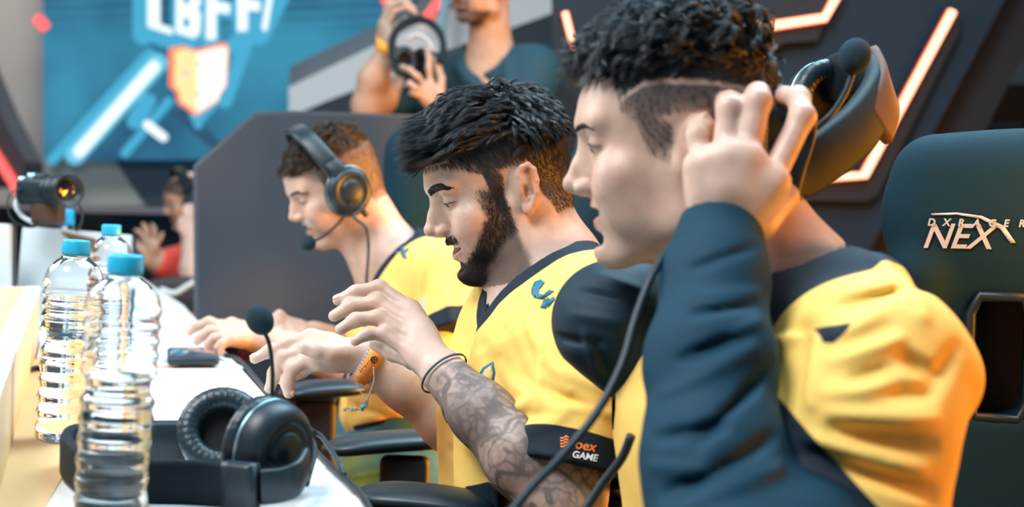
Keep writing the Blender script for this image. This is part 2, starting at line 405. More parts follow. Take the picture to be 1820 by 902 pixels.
# ---------------------------------------------------------------- heads
def hframe(ear, yaw, pitch, roll, k):
    """ear = world place of the near (left) ear canal; yaw towards the lens side, pitch = looking down, roll = leaning to own left"""
    y, p, r = map(math.radians, (yaw, pitch, roll))
    F0 = np.array([-math.cos(y), -math.sin(y), 0]); L0 = np.array([math.sin(y), -math.cos(y), 0]); U0 = np.array([0, 0, 1.0])
    F_ = F0*math.cos(p)-U0*math.sin(p); U_ = U0*math.cos(p)+F0*math.sin(p)
    L_ = L0*math.cos(r)-U_*math.sin(r); U_ = U_*math.cos(r)+L0*math.sin(r)
    R = np.stack([F_, L_, U_], 1)
    return Fr(np.asarray(ear)-L_*7.0*0.01*k, R, 0.01*k)
def rotm(axis, deg):
    return np.array(Matrix.Rotation(math.radians(deg), 3, axis))
def add_head(B, fr, o):
    """o: options for the individual face"""
    g = o.get
    s0 = B.fr; B.fr = fr
    B.ell((-0.5, 0, 5.0), (9.3, 7.4, 7.9), .5)
    B.ell((3.8, 0, 4.8), (6.0+g('brow', 0), 6.2, 5.4), 1.5)
    B.ell((-3.5, 0, 0.5), (5.6, 5.7, 5.5), 2.0)
    B.ell((3.6, 0, -1.0), (5.3, 6.2, 6.2), 2.0)
    B.ell((3.9, 0, -4.8), (4.9, 5.0, 4.2), 2.0)
    ez = g('ez', 0)
    for y in (-1, 1):
        B.ell((6.1, 4.1*y, -0.9), (2.4, 2.3, 1.9), 1.6)
        B.cone((0.5, 5.5*y, -1.5), (0.9, 5.0*y, -5.8), 1.5, 1.5, 1.8)
        B.cone((0.9, 5.0*y, -5.8), (6.9, 1.9*y, -8.3), 1.45, 1.4, 2.0)
        B.cone((9.0+g('brow', 0), 1.2*y, 3.5+ez), (7.5, 4.6*y, 3.5+ez), .85, .8, 1.3)
    lx = g('lip', -.6)
    B.ell((7.5+lx*.7, 0, -4.3), (2.3, 2.9, 2.8), 1.8)
    ch = g('chin', 0)
    B.ell((7.8+ch, 0, -8.0), (1.8, 2.1, 1.75), 1.4)
    for y in (-1, 1):
        B.ell((9.7, 3.5*y, 1.75+ez), (1.8, 1.55, 1.1), .9, 's')
        B.ell((7.35, 3.15*y, 1.65+ez), (1.42, 1.6, 1.22), .35)
        # lid fold
        B.chain([(8.0, 1.75*y, 1.9+ez), (8.62, 2.6*y, 2.55+ez), (8.45, 3.7*y, 2.6+ez), (7.6, 4.55*y, 2.1+ez)], [.16, .22, .22, .14], .3)
    nz = g('nose', 0)
    B.cone((8.95, 0, 2.8+ez), (10.15+nz*.6, 0, 0.5), .60, .62, .9); B.cone((8.3, 0, 2.6), (9.3, 0, -.4), 1.0, 1.25, 1.0)
    B.cone((10.2+nz*.6, 0, 0.6), (11.15+nz, 0, -0.85), .64, .68, .7)
    B.ell((11.1+nz, 0, -1.15), (.92, .92, .82), .5)
    B.ell((9.9, 0, -1.75), (1.1, 1.25, .75), .7)
    for y in (-1, 1):
        B.ell((9.95, 1.25*y, -1.6), (.85, .52, .64), .45)
        B.ell((10.75+nz, .62*y, -2.35), (.6, .28, .32), .25, 's')
        B.chain([(9.2, 1.95*y, -1.3), (8.5, 3.0*y, -2.7), (7.9, 3.35*y, -4.2)], [.14, .15, .10], .6, 's')     # smile crease
        B.ell((7.2, 3.8*y, -2.1), (1.6, 1.5, 1.4), 1.4); B.ell((4.8, 4.4*y, -3.6), (3.2, 1.5, 3.2), 1.6)                                                   # raised cheek
    mo = g('mouth', .5)      # half opening
    X = lambda *q: [(x+lx, y, z) for x, y, z in q]
    B.chain(X((7.5, -3.0, -3.0), (9.1, -1.7, -3.55+mo*.1), (9.85, -.5, -3.55+mo*.2), (9.85, .5, -3.55+mo*.2), (9.1, 1.7, -3.55+mo*.1), (7.5, 3.0, -3.0)), [.16, .32, .38, .38, .32, .16], .4)
    B.chain(X((7.5, -2.9, -3.3), (8.9, -1.6, -4.6-mo*.6), (9.6, -.5, -4.95-mo*.9), (9.6, .5, -4.95-mo*.9), (8.9, 1.6, -4.6-mo*.6), (7.5, 2.9, -3.3)), [.16, .36, .46, .46, .36, .16], .45)
    B.ell((9.2+lx, 0, -4.05-mo*.35), (2.1, 2.75, .22+mo*.75), .22, 's')
    B.ell((8.6+lx, 0, -4.15-mo*.3), (2.2, 1.9, .5+mo*.8), .2, 's')
    B.ell((9.9+lx, 0, -6.45-mo*.8), (.9, 1.9, .6), .8, 's')
    # ears
    for y in (-1, 1):
        E = rotm('Y', -12)
        B.ell((-.9, 6.95*y, .3), (1.3, .8, 2.4), .8)
        T = lambda x, yy, z: tuple(np.array([-.8, 0, .3])+E@np.array([x*.74, 0, z])+np.array([0, yy*y, 0]))
        rim = [(.55, 7.2, .5), (.55, 7.5, 1.8), (-.1, 7.75, 2.9), (-1.2, 8.0, 3.15), (-2.1, 8.2, 2.4), (-2.35, 8.3, 1.0), (-2.1, 8.15, -.5), (-1.4, 7.85, -1.9), (-.6, 7.6, -2.7)]
        B.ell(T(-.9, 7.45, .4), (1.15, .32, 2.7), .4, rot=E@rotm('Z', 14*y))
        B.chain([T(*q) for q in rim], [.25, .3, .32, .34, .34, .32, .3, .32, .45], .25)
        B.ell(T(-.35, 7.55, -2.6), (.75, .42, .85), .4)
        B.ell(T(-.45, 8.15, -.35), (.62, .8, 1.05), .22, 's')
        B.chain([T(-.2, 8.15, 1.9), T(-1.2, 8.45, 2.0), T(-1.55, 8.5, .9)], [.28, .32, .25], .25, 's')
        B.ell(T(.3, 7.5, -.25), (.38, .4, .55), .3)
    B.fr = s0
SK = dict(pale=np.array([.63, .455, .375]), tan=np.array([.50, .32, .23]))
def skin_col(lp, base, o):
    """albedo over the head, in head coordinates (cm)"""
    x, y, z = lp.T; ay = np.abs(y); c = np.tile(base, (len(lp), 1))
    def mix(c, t, q): return c*(1-t[:, None])+np.asarray(q)*t[:, None]
    bl = np.exp(-(((x-7.0)/2.4)**2+((ay-4.2)/2.2)**2+((z+1.8)/2.0)**2)); c = mix(c, bl*.3, base*[1.02, .72, .66])
    bl = np.exp(-(((x-11)/1.3)**2+(ay/1.5)**2+((z+1.2)/1.2)**2)); c = mix(c, bl*.3, base*[1.02, .75, .68])
    er = (ss(6.9, 7.5, ay)*ss(4.5, 3.4, np.abs(z-.3))*ss(3.2, 2.2, np.abs(x+1))); c = mix(c, er*.35, base*[1.0, .68, .6])
    cn = np.exp(-(((x+.9)/.75)**2+((ay-7.6)/.9)**2+((z+.1)/1.05)**2)); c = mix(c, cn*.6, base*[.42, .27, .22])  # hollow of the ear: its shade is put into the skin colour
    mo = o.get('mouth', .5); lx = o.get('lip', -.6); ez = o.get('ez', 0)
    # lips
    w = np.clip(1-(ay/3.0)**2, 0, 1)**.6
    zu0, zu1 = -3.72+mo*.2+.1, -3.72+mo*.2+.1-.75*w
    zc = -4.1-mo*.35
    inl = ss(zc+.05+.72*w, zc+.05+.60*w+0, z)*ss(zc-1.25*w-mo*.6, zc-1.05*w-mo*.6, z)*ss(3.1, 2.8, ay)*ss(7.0, 7.6, x-lx-.3)
    c = mix(c, inl*.75, base*[.86, .50, .48])
    cav = (((x-8.6-lx)/2.0)**2+(y/2.1)**2+((z-zc)/(.42+mo*.72))**2 < 1) & (x < 9.3+lx)
    c = mix(c, cav*1.0, [.10, .02, .02])
    # eye surround
    es = np.exp(-(((x-8.2)/1.5)**2+((ay-3.2)/1.7)**2+((z-1.6-ez)/1.1)**2)); c = mix(c, es*.28, base*[.72, .55, .5])
    for f, q in o.get('paint', []):
        c = mix(c, np.clip(f(x, y, z), 0, 1), q)
    return np.clip(c, 0, 1)
def face_bits(B, fr, par, o, M):
    """brows, lashes, teeth, eyeballs"""
    V = lambda p: fr.w(p)
    ez = o.get('ez', 0)
    mo = o.get('mouth', .5)
    # teeth, one arch
    t = MB(); pts = []
    for i in range(-8, 9):
        a = i/8*1.15; pts.append(V((6.6+2.35*math.cos(a), 2.45*math.sin(a), -4.0-mo*.05)))
    t.tube(pts, .0042*fr.s*100, 8, flat=.45, up=fr.R[:, 2]) if False else None
    vs = []; fs = []; n = 29
    for i in range(n):
        a = (i/(n-1)*2-1)*1.15; bump = .05*abs(math.sin(i*math.pi/4))
        for (dr, z) in ((-.25, -3.35), (bump, -3.45), (bump+.02, -4.1-mo*.12), (-.05, -4.25-mo*.12-.05*abs(math.sin(i*math.pi/4))), (-.3, -4.15-mo*.1)):
            vs.append(V(((7.15+o.get('lip', -.6)+(2.35+dr)*math.cos(a)), (2.4+dr)*math.sin(a), z-.12)))
    for i in range(n-1):
        for k in range(5): fs.append((i*5+k, i*5+(k+1) % 5, i*5+5+(k+1) % 5, i*5+5+k))
    t.add(vs, fs).build('teeth', M['teeth'], par)
    for y in (1, -1):
        e = MB().ball(V((7.42, 3.15*y, 1.55+ez)), 1.27*fr.s, 24); e.build('eye', M['eye'], par)
        # iris, slid down under the lid
        q = MB().ball(V((8.22, 3.15*y, 1.15+ez)), .52*fr.s, 16); q.build('iris', M['iris'], par)
        lash = [(8.05, 1.95*y, 1.3), (8.66, 2.6*y, 1.45+o.get('eye', 0)), (8.62, 3.4*y, 1.42+o.get('eye', 0)), (8.15, 4.2*y, 1.3), (7.5, 4.8*y, 1.15)]
        pp = np.array(spline([V((p[0], p[1], p[2]+ez)) for p in lash], 5)); pp = B.proj(pp, 0.0006)
        MB().tube(list(pp), [(.0004+.0006*math.sin(math.pi*min(1, i/len(pp)+.12)))*fr.s*100 for i in range(len(pp))], 6).build('eyelash', M['lash'], par)
    # brows
    N = 900; t_ = NR.uniform(0, 1, N); w = NR.uniform(-1, 1, N)
    for y in (1, -1):
        c = np.array(o.get('browpts', [(9.7, 1.4, 3.15), (9.2, 2.8, 3.55), (8.2, 4.2, 3.6), (7.2, 5.1, 3.1)])); c = c*[1, y, 1]+[0, 0, ez]
        sp = np.array(spline(list(c), 10)); ii = t_*(len(sp)-1); i0 = ii.astype(int).clip(0, len(sp)-2); fr_ = (ii-i0)[:, None]
        base = sp[i0]*(1-fr_)+sp[i0+1]*fr_; tan = sp[i0+1]-sp[i0]; tan /= np.linalg.norm(tan, axis=1, keepdims=True)
        half = (.42*np.sin(np.pi*np.clip(t_*.8+.2, 0, 1))**.6)*o.get('browthick', 1.0)
        base = base+np.array([0, 0, 1.])*(w*half)[:, None]
        paths = []; p = np.array([fr.w(b) for b in base]); p = B.proj(p, 0.0002)
        d = (tan*1.0+np.array([0, 0, -.5])*w[:, None])@fr.R.T; d /= np.linalg.norm(d, axis=1, keepdims=True)
        for k in range(4):
            paths.append(p); p = B.proj(p+d*.0017*fr.s*100, 0.0005+.0003*k, 1)
        Vv, Q = strands(np.stack(paths, 1), np.full(N, .00026*fr.s*100)*NR.uniform(.7, 1.2, N))
        link('eyebrow', npmesh('eyebrow', Vv, Q), M['brow'], par)
def grow(B, fr, roots, flow, length, lift, segs, r, clump=0.0, curl=0.0, sink=0.0):
    """comb strands over the scalp; flow(l) -> direction in head coordinates"""
    n = len(roots); p = roots.copy(); S = fr.s*100; paths = []
    length = np.asarray(length)*np.ones(n); jit = NR.normal(size=(n, 3))*clump; ph = NR.uniform(0, 6.28, n)
    nb = np.floor(fr.l(roots)*1.1)   # locks share a jitter
    free = getattr(flow, 'free', None)
    key = (nb@np.array([7.13, 3.71, 9.37])); rnd = np.stack([np.sin(key*12.9898+i*4.1)*43758.5453 % 1.0-.5 for i in range(3)], 1)
    for k in range(segs):
        paths.append(p)
        lp = fr.l(p); f = flow(lp)+rnd*curl+jit; d = f@fr.R.T; d /= np.linalg.norm(d, axis=1, keepdims=True)+1e-9
        g = B.grad(p); dist = B.ev(p)
        tgt = np.asarray(lift(fr.l(roots), k/(segs-1)) if callable(lift) else lift*np.sin(np.pi*k/(segs-1)*.75))*S*.01
        fw = free(fr.l(p))[:, None] if free else np.zeros((n, 1))
        d = d-g*(d*g).sum(1, keepdims=True)*(1-fw); d /= np.linalg.norm(d, axis=1, keepdims=True)+1e-9
        p = p+d*(length/(segs-1)*.01*S)[:, None]
        dist = B.ev(p); p = p+B.grad(p)*((tgt-sink-dist)*.6)[:, None]*(1-fw)
    return strands(np.stack(paths, 1), np.full(n, r*S)*NR.uniform(.7, 1.25, n))
def locks(B, fr, cand, V, ng, nc, flow, length, lift, segs, r, tight=.7, curl=0.0, frizz=.0012):
    """guide locks combed over the scalp, each with a tuft of hairs gathered towards its tip"""
    gi = NR.choice(cand, ng); ci = NR.choice(cand, nc); g0 = V[gi]
    Lg = length(fr.l(g0)) if callable(length) else length
    n0 = ng; box = []
    p = g0.copy(); S = fr.s*100; paths = []; rnd = NR.normal(size=(ng, 3))*curl; fz = NR.uniform(.45, 1.0, ng); free = getattr(flow, 'free', None); w = NR.uniform(0, 6.28, ng)
    for k in range(segs):
        paths.append(p); lp = fr.l(p); d = (flow(lp)+rnd+curl*.5*np.stack([np.sin(w+k*.9), np.cos(w*1.3+k), np.sin(w*2+k*.7)], 1))@fr.R.T; d /= np.linalg.norm(d, axis=1, keepdims=True)+1e-9
        g = B.grad(p); fw = free(lp)[:, None] if free else 0.0
        d = d-g*(d*g).sum(1, keepdims=True)*(1-fw); d /= np.linalg.norm(d, axis=1, keepdims=True)+1e-9
        p = p+d*(Lg/(segs-1)*.01*S)[:, None]; tgt = lift(fr.l(g0), (k+1)/(segs-1))*fz*S*.01
        p = p+B.grad(p)*((tgt-B.ev(p))*.65)[:, None]*(1-fw)
    G = np.stack(paths, 1); c0 = V[ci]; near = np.empty(nc, int)
    for a in range(0, nc, 2000): near[a:a+2000] = np.argmin(((c0[a:a+2000, None, :]-g0[None])**2).sum(2), 1)
    s = np.linspace(0, 1, segs)[None, :, None]; off = (c0-g0[near])[:, None, :]*(1-tight*s**.8)+NR.normal(size=(nc, 1, 3))*frizz*s+NR.normal(size=(nc, segs, 3))*frizz*.18*s
    Pc = G[near]; t = NR.uniform(.72, 1.0, nc)[:, None]*np.linspace(0, segs-1, segs)[None]; i0 = np.minimum(t.astype(int), segs-2); f = (t-i0)[:, :, None]; ar = np.arange(nc)[:, None]
    Pc = Pc[ar, i0]*(1-f)+Pc[ar, i0+1]*f
    return strands(Pc+off, np.full(nc, r*S)*NR.uniform(.7, 1.3, nc))
# ---------------------------------------------------------------- hands
def add_hand(B, wrist, wr, palm, fingers, thumb, k=.006, rp=.013, fs=1.0):
    """all world points. palm = four knuckle points (index..little); fingers = four joint chains from the knuckle; thumb = chain from the wrist side"""
    f0 = B.fr; B.fr = Fr()
    w = np.asarray(wrist, float); palm = [np.asarray(q, float) for q in palm]
    mid = sum(palm)/4
    for q in palm: B.cone(w+(q-w)*.12, q, rp*1.15, rp*.88, .014)
    for a, b in zip(palm[:-1], palm[1:]): B.cone(w*.35+a*.65, w*.35+b*.65, rp, rp, .012); B.cone(a+(w-a)*.12, b+(w-b)*.12, rp*.8, rp*.8, .008)
    for ch, r in zip(fingers, (.0088, .0092, .0088, .0076)):
        r = r*fs; ch = [np.asarray(q, float) for q in ch]; rs = [r*1.08, r*1.0, r*.92, r*.78][:len(ch)]
        B.chain(ch, rs, .007)
    ch = [np.asarray(q, float) for q in thumb]
    B.chain(ch, [.015, .0118, .0105, .0088][:len(ch)], .006)
    B.fr = f0
def nails(chains, par, M, out, r=.0062):
    for ch in chains:
        a, b = np.asarray(ch[-2], float), np.asarray(ch[-1], float); w = nrm(b-a); n = nrm(np.asarray(out)-w*np.dot(out, w)); s = np.cross(w, n)
        MB().ball(b+n*.0052-w*.0005, (.0062, .0048, .0022), 12, ax=[w, s, n]).build('fingernail', M['nail'], par)

# ---------------------------------------------------------------- cloth helpers
LAT = np.array([.20, -.98, 0.])     # the players' own left, towards the lens
def planebasis(n):
    u, v, w = basis(n); return np.stack([u, v, w], 1)
def cut(B, p, n, R=.10, depth=.10):
    """trim everything past the plane at p with normal n"""
    p = np.asarray(p, float); n = nrm(n); A = planebasis(n)
    f0 = B.fr; B.fr = Fr(p+n*depth, A); B.box((0, 0, 0), (R, R, depth), .002, .004, 's'); B.fr = f0
def puv(p, d0):
    q = p-CP; return 910+FPX*(q@RGT)/d0, 451-FPX*(q@UPV)/d0
def polysd(u, v, poly):
    """signed distance (positive inside) to a polygon"""
    poly = np.asarray(poly, float); d = np.full(len(u), 1e9); s = np.zeros(len(u), bool); n = len(poly)
    for i in range(n):
        a = poly[i]; b = poly[(i+1) % n]; e = b-a; wx = u-a[0]; wy = v-a[1]
        t = np.clip((wx*e[0]+wy*e[1])/(e@e), 0, 1); d = np.minimum(d, (wx-e[0]*t)**2+(wy-e[1]*t)**2)
        c = ((a[1] > v) != (b[1] > v)); x = a[0]+(v-a[1])/(b[1]-a[1]+1e-12)*(b[0]-a[0]); s ^= c & (u < x)
    return np.where(s, 1, -1)*np.sqrt(d)
def trace(B, pts, dirv, off=.0006, n=40):
    p = np.asarray(pts, float).copy()
    if dirv is None: dirv = p-CP; dirv = dirv/np.linalg.norm(dirv, axis=1, keepdims=True)
    for _ in range(n): p = p+dirv*(B.ev(p)-off)[:, None]*.8
    return p
def decal(B, polys, d0, start, m, name, par, off=.0008, thick=.0006, sub=3):
    """a print lying on the cloth, outline given where it shows, laid along the surface"""
    import bmesh
    from mathutils.geometry import tessellate_polygon
    bm = bmesh.new()
    for poly in polys:
        vs = [bm.verts.new((x, y, 0)) for x, y in poly]
        for t in tessellate_polygon([[Vector((x, y, 0)) for x, y in poly]]):
            try: bm.faces.new([vs[i] for i in t])
            except ValueError: pass
    for _ in range(sub): bmesh.ops.subdivide_edges(bm, edges=[e for e in bm.edges if e.calc_length() > 4], cuts=1)
    bmesh.ops.triangulate(bm, faces=bm.faces)
    pp = trace(B, np.array([P(v.co.x, v.co.y, d0-start) for v in bm.verts]), None, off)
    for v, q in zip(bm.verts, pp): v.co = q
    me = bpy.data.meshes.new(name); bm.to_mesh(me); bm.free()
    o = link(name, me, m, par)
    s = o.modifiers.new('thickness', 'SOLIDIFY'); s.thickness = thick; s.offset = 0
    return o
def textpolys(txt, x, y, size, ang=0, shear=0.0, bold=.0):
    """text as a flat mesh (verts in picture-like x right, y down)"""
    c = bpy.data.curves.new('t', 'FONT'); c.body = txt; c.size = size; c.offset = bold*size; c.shear = shear; c.resolution_u = 3
    o = bpy.data.objects.new('t', c); COL.objects.link(o); bpy.context.view_layer.update()
    me = bpy.data.meshes.new_from_object(o.evaluated_get(bpy.context.evaluated_depsgraph_get())); bpy.data.objects.remove(o); bpy.data.curves.remove(c)
    ca, sa = math.cos(math.radians(ang)), math.sin(math.radians(ang))
    V = [(x+v.co.x*ca+v.co.y*sa, y+v.co.x*sa-v.co.y*ca) for v in me.vertices]; Fs = [tuple(p.vertices) for p in me.polygons]
    bpy.data.meshes.remove(me); return V, Fs
def textdecal(B, txt, x, y, size, ang, d0, start, m, name, par, shear=0, bold=0, off=.001):
    V, Fs = textpolys(txt, x, y, size, ang, shear, bold)
    pp = trace(B, np.array([P(u, v, d0-start) for u, v in V]), None, off)
    o = MB().add(pp, Fs).build(name, m, par, False)
    s = o.modifiers.new('thickness', 'SOLIDIFY'); s.thickness = .0006; s.offset = 0; return o
def folds(B, d0, lst, sq=.35):
    """creases given by where they run over the cloth: (start, end, half width, height) in picture units and metres"""
    A = trace(B, np.array([P(*a, d0) for a, b, w, m in lst]), None, 0, 60); Z = trace(B, np.array([P(*b, d0) for a, b, w, m in lst]), None, 0, 60)
    for p, q, (a, b, w, m) in zip(A, Z, lst):
        if abs((p-q)@FWD) > .25 or np.linalg.norm(p-q) > .6: continue
        B.fold(p, q, w*((p-CP)@FWD)/FPX, m, sq)
def ripple(B, amp, f, stretch=(1, 1, 1)):
    B.disp.append(lambda p: amp*vnoise(p*np.array(stretch), f))

# ================================================================ the bearded player in the middle
def S(px, py, d, dl=0.0): return P(px, py, d)+LAT*dl
HM = hframe(P(920, 345, 1.735), 12, 21, 0, .95)
OM = dict(mouth=.75, nose=.1, chin=.1, eye=-.15, browthick=1.25, browpts=[(9.9, 1.2, 3.1), (9.4, 2.6, 3.5), (8.5, 4.2, 3.65), (7.5, 5.2, 3.2)], ez=.42)
BM = Fld()
add_head(BM, HM, OM)
nb = P(978, 490, 1.80)
BM.cone(HM.w((-2.6, 0, -1.5)), nb, .050, .056, .02)
BM.cone(HM.w((1.5, 0, -5.5)), P(955, 520, 1.80), .040, .045, .03)
for q in (1, -1): BM.cone(HM.w((-3.0, 4.6*q, -3)), P(965, 530, 1.8)+LAT*.035*q, .018, .015, .02)
nneck = len(BM.p)
BM.cone(nb, P(945, 560, 1.79), .056, .056, .02); BM.cone(nb, P(985, 640, 1.80), .07, .08, .03)
shL = P(1072, 570, 1.645); shR = P(930, 560, 1.965)
BM.cone(P(990, 530, 1.8), shL, .05, .05, .03); BM.cone(P(980, 530, 1.8), shR, .05, .05, .03)
elL = P(1003, 890, 1.585); wrL = P(789, 664, 1.665)
BM.cone(shL, elL, .052, .044, .02)
BM.chain([elL, P(930, 812, 1.60), P(855, 735, 1.63), wrL], [.043, .0425, .034, .0265], .02)
elR = P(880, 815, 1.93); wrR = P(650, 634, 1.88)
BM.cone(shR, elR, .050, .042, .02)
BM.chain([elR, P(800, 745, 1.92), P(720, 680, 1.90), wrR], [.042, .041, .034, .0265], .02)
fL = [[P(731, 550, 1.735), P(674, 511, 1.75), P(632, 520, 1.745), P(601, 534, 1.74)],
      [P(737, 578, 1.72), P(668, 538, 1.735), P(624, 545, 1.73), P(594, 562, 1.725)],
      [P(737, 604, 1.705), P(671, 565, 1.715), P(632, 569, 1.71), P(605, 586, 1.705)],
      [P(732, 630, 1.69), P(680, 594, 1.70), P(652, 594, 1.695), P(631, 607, 1.69)]]
add_hand(BM, wrL, .026, [f[0] for f in fL], fL, [P(770, 640, 1.70), P(735, 640, 1.745), P(700, 628, 1.775), P(668, 612, 1.79)])
fR = [[P(552, 600, 1.895), P(508, 612, 1.89), P(480, 624, 1.885), P(453, 638, 1.88)],
      [P(552, 618, 1.885), P(503, 636, 1.885), P(488, 664, 1.885), P(480, 690, 1.885)],
      [P(560, 632, 1.875), P(519, 655, 1.875), P(510, 680, 1.875), P(513, 700, 1.875)],
      [P(570, 645, 1.865), P(536, 662, 1.90), P(515, 672, 1.905), P(498, 676, 1.905)]]
add_hand(BM, wrR, .026, [f[0] for f in fR], fR, [P(628, 626, 1.865), P(588, 628, 1.85), P(563, 624, 1.845), P(541, 619, 1.842)])
pm = empty('person', P(985, 1250, 1.8), 'young bearded man in a yellow jersey clapping his hands, tattoos down his near forearm', 'person')
# paint: stubble, fade, beard shadow, tattoo
def m_side(x, y, z):   # short hair over ears and nape, thinning out at its edge
    ay = np.abs(y); zb = np.interp(x, [-10, -4.6, -3.2, -2.6, 1.0, 1.8, 2.9, 3.5, 6, 7.5, 10], [-5.6, -5.4, -1, 3.2, 3.2, -1.5, -1.5, 3.9, 5.7, 6.5, 7])
    ear = ss(6.9, 7.2, ay)*ss(4.0, 3.4, np.abs(z-.2))*ss(3.6, 3.0, np.abs(x+1.0))
    return ss(-.9, 1.6, z-zb)*(1-ear)*(.35+.65*ss(-7, 2, z+np.clip(x+3, 0, 3)*2))*np.where(z < zb+1, .8, 1)
def m_beard(x, y, z):
    ay = np.abs(y)
    side = ss(3.6, 4.4, x+0*z)*0+ss(1.3, 2.0, x)*ss(6.2-.55*np.clip(-z-1, 0, 9)*-1, 5.2+.55*np.clip(-z-1, 0, 9), x)*ss(1.8, .5, z)
    side = ss(1.2, 2.0, x)*ss(5.6+np.clip(-z-1.5, 0, 8)*.75, 3.9+np.clip(-z-1.5, 0, 8)*.75, x)*ss(2.8, .8, z)
    low = ss(-5.9-0*x, -7.0, z)*ss(1.0, 2.0, x)*ss(-9.6, -8.4, z+np.clip(x-5, 0, 9)*-.15)
    low = ss(-6.2, -7.3, z)*ss(.8, 2.0, x)*ss(-9.0, -8.2, z+np.clip(x-3, 0, 9)*.35)
    must = ss(-2.35, -2.75, z)*ss(-3.85, -3.4, z)*ss(3.3, 2.8, ay)*ss(7.2, 7.8, x)
    gcol = ss(3.4, 3.9, ay)*0
    lipclear = 1-ss(2.9, 2.3, ay)*ss(-6.6, -6.1, z)*ss(-2.3, -2.9, z)*ss(7.5, 8, x)
    return np.clip(np.maximum(np.maximum(side, low)*lipclear, must*.85), 0, 1)
OM['paint'] = [(lambda x, y, z: m_side(x, y, z)*.93, [.035, .03, .032]), (lambda x, y, z: m_beard(x, y, z)*.8, [.07, .05, .045]),
               (lambda x, y, z: ss(.55, .8, vnoise(np.stack([x, y, z], 1), .55))*ss(4, 5.5, x)*ss(-4, -2, z)*.35, [.5, .2, .15])]
V, Q = BM.mesh(.0017)
lp = HM.l(V)
base = SK['pale']*np.array([.93, .90, .88])
c = np.tile(base, (len(V), 1))
hd = (lp[:, 2] > -10.5) & (np.abs(lp[:, 1]) < 10) & (np.abs(lp[:, 0]) < 14)
c[hd] = skin_col(lp[hd], base, OM)
# neck hair shadow fading into the skin
# tattoo along the near forearm
ax = wrL-elL; t = ((V-elL)@ax)/(ax@ax); rad = np.linalg.norm(V-elL-np.outer(t, ax), axis=1)
tm = ss(.80, .93, 1-t+.02*0)*0+ss(1.02, .93, t)*ss(-.25, -.05, t)*(rad < .07)*(V[:, 1] < 1.80)*(V[:, 2] < P(0, 630, 1.6)[2])
n1 = vnoise(V, 9.0); n2 = vnoise(V+3.3, 22.0); n3 = vnoise(V+1.7, 5.0)
n4 = vnoise(V*np.array([1, 1, .6])+.7, 34.0); ink = np.clip(ss(.24, .02, np.abs(n1))*.6+ss(.3, .04, np.abs(n2))*.4+ss(.35, .05, np.abs(n4))*.22+ss(-.4, .7, n3)*.45+.34, 0, 1)
tk = (tm*ink*.8)[:, None]; c = c*(1-tk)+np.array([.035, .04, .05])*tk
for chs in (fL, fR):
    for f in chs:
        for j in (1, ):
            w = np.exp(-((V-f[j])**2).sum(1)/(.011**2))[:, None]*.3; c = c*(1-w)+base*[1.0, .72, .66]*w
body = link('body', npmesh('body', V, Q, {'Col': c}), M['skin'], pm)
HB = Fld(); HB.p = list(BM.p[:nneck])
face_bits(HB, HM, pm, OM, M)
nails([fR[0], fR[1], fR[2]], pm, M, (0, 0, 1.)); nails([fL[0]], pm, M, (0, -.3, 1))
# hair -------------------------------------------------------------
hs = hd.nonzero()[0]; HL = lp[hs]
x, y, z = HL.T
top = ((z > 8.0-.1*x) & (x < 9.2) & (x > -9.5)) | ((z > 6.0) & (x > -9) & (x < -3)) | ((x > 7.0) & (z > 7.0) & (np.abs(y) < 5.5))
ti = hs[top]; side = (m_side(x, y, z) > .25) & ~top
si = hs[side]
def flow_m(l):
    x = l[:, 0]; y = l[:, 1]; w = ss(-3.4, -1.6, x+1.6*np.sin(y*2.7+1)+1.0*np.sin(y*6.1))[:, None]
    fwd = np.stack([np.ones_like(x), .10*np.sign(y)*ss(0, 3, np.abs(y)), -.02+.10*ss(5, 8, x)], 1)
    bk = np.stack([-.25*np.ones_like(x), .25*np.sign(y), -1.*np.ones_like(x)], 1)
    return fwd*w+bk*(1-w)
flow_m.free = lambda l: ss(6.8, 8.8, l[:, 0])
def lift_m(l, s): return (2.5+1.2*ss(-4, 5, l[:, 0])-.7*ss(-5, -9, l[:, 0]))*math.sin(math.pi*min(.86, .10+s*.62))*ss(5.5, 8.5, l[:, 2]+.3*np.clip(-l[:, 0]-4, 0, 9))+.25
G1 = locks(HB, HM, ti, V, 1400, 30000, flow_m, lambda l: NR.uniform(3.4, 5.6, len(l))*(.5+.5*ss(-9, 0, l[:, 0]))*(1-.22*ss(6, 9, l[:, 0])), lift_m, 8, .00030, .58, .14)
l0 = HM.l(V[ti]); tc_ = ti[(l0[:, 0] < .5) & (l0[:, 0] > -5.5) & (l0[:, 2] > 9.5)]
G1b = locks(HB, HM, tc_, V, 300, 8000, lambda l: np.stack([-.3+.6*np.sin(l[:, 1]*2), .4*np.sin(l[:, 0]*2), .2+0*l[:, 0]], 1), lambda l: NR.uniform(1.6, 2.8, len(l)), lambda l, s: .3+2.0*s, 6, .00030, .5, .5)
r2 = NR.choice(si, 15000); l2 = HM.l(V[r2])
G2 = grow(HB, HM, V[r2], lambda l: np.stack([-.25-.3*ss(0, 6, l[:, 0]), 0*l[:, 0], -1+0*l[:, 0]], 1), .35+.9*ss(1.5, 7.5, l2[:, 2]-l2[:, 0]*.1), lambda l, s: .06+.12*s+.45*ss(5, 8, l[:, 2])*s, 4, .00019, clump=.28)
Vh, Qh = joinm([G1, G1b, G2]); link('hair', npmesh('hair', Vh, Qh), M['hair_black'], pm)
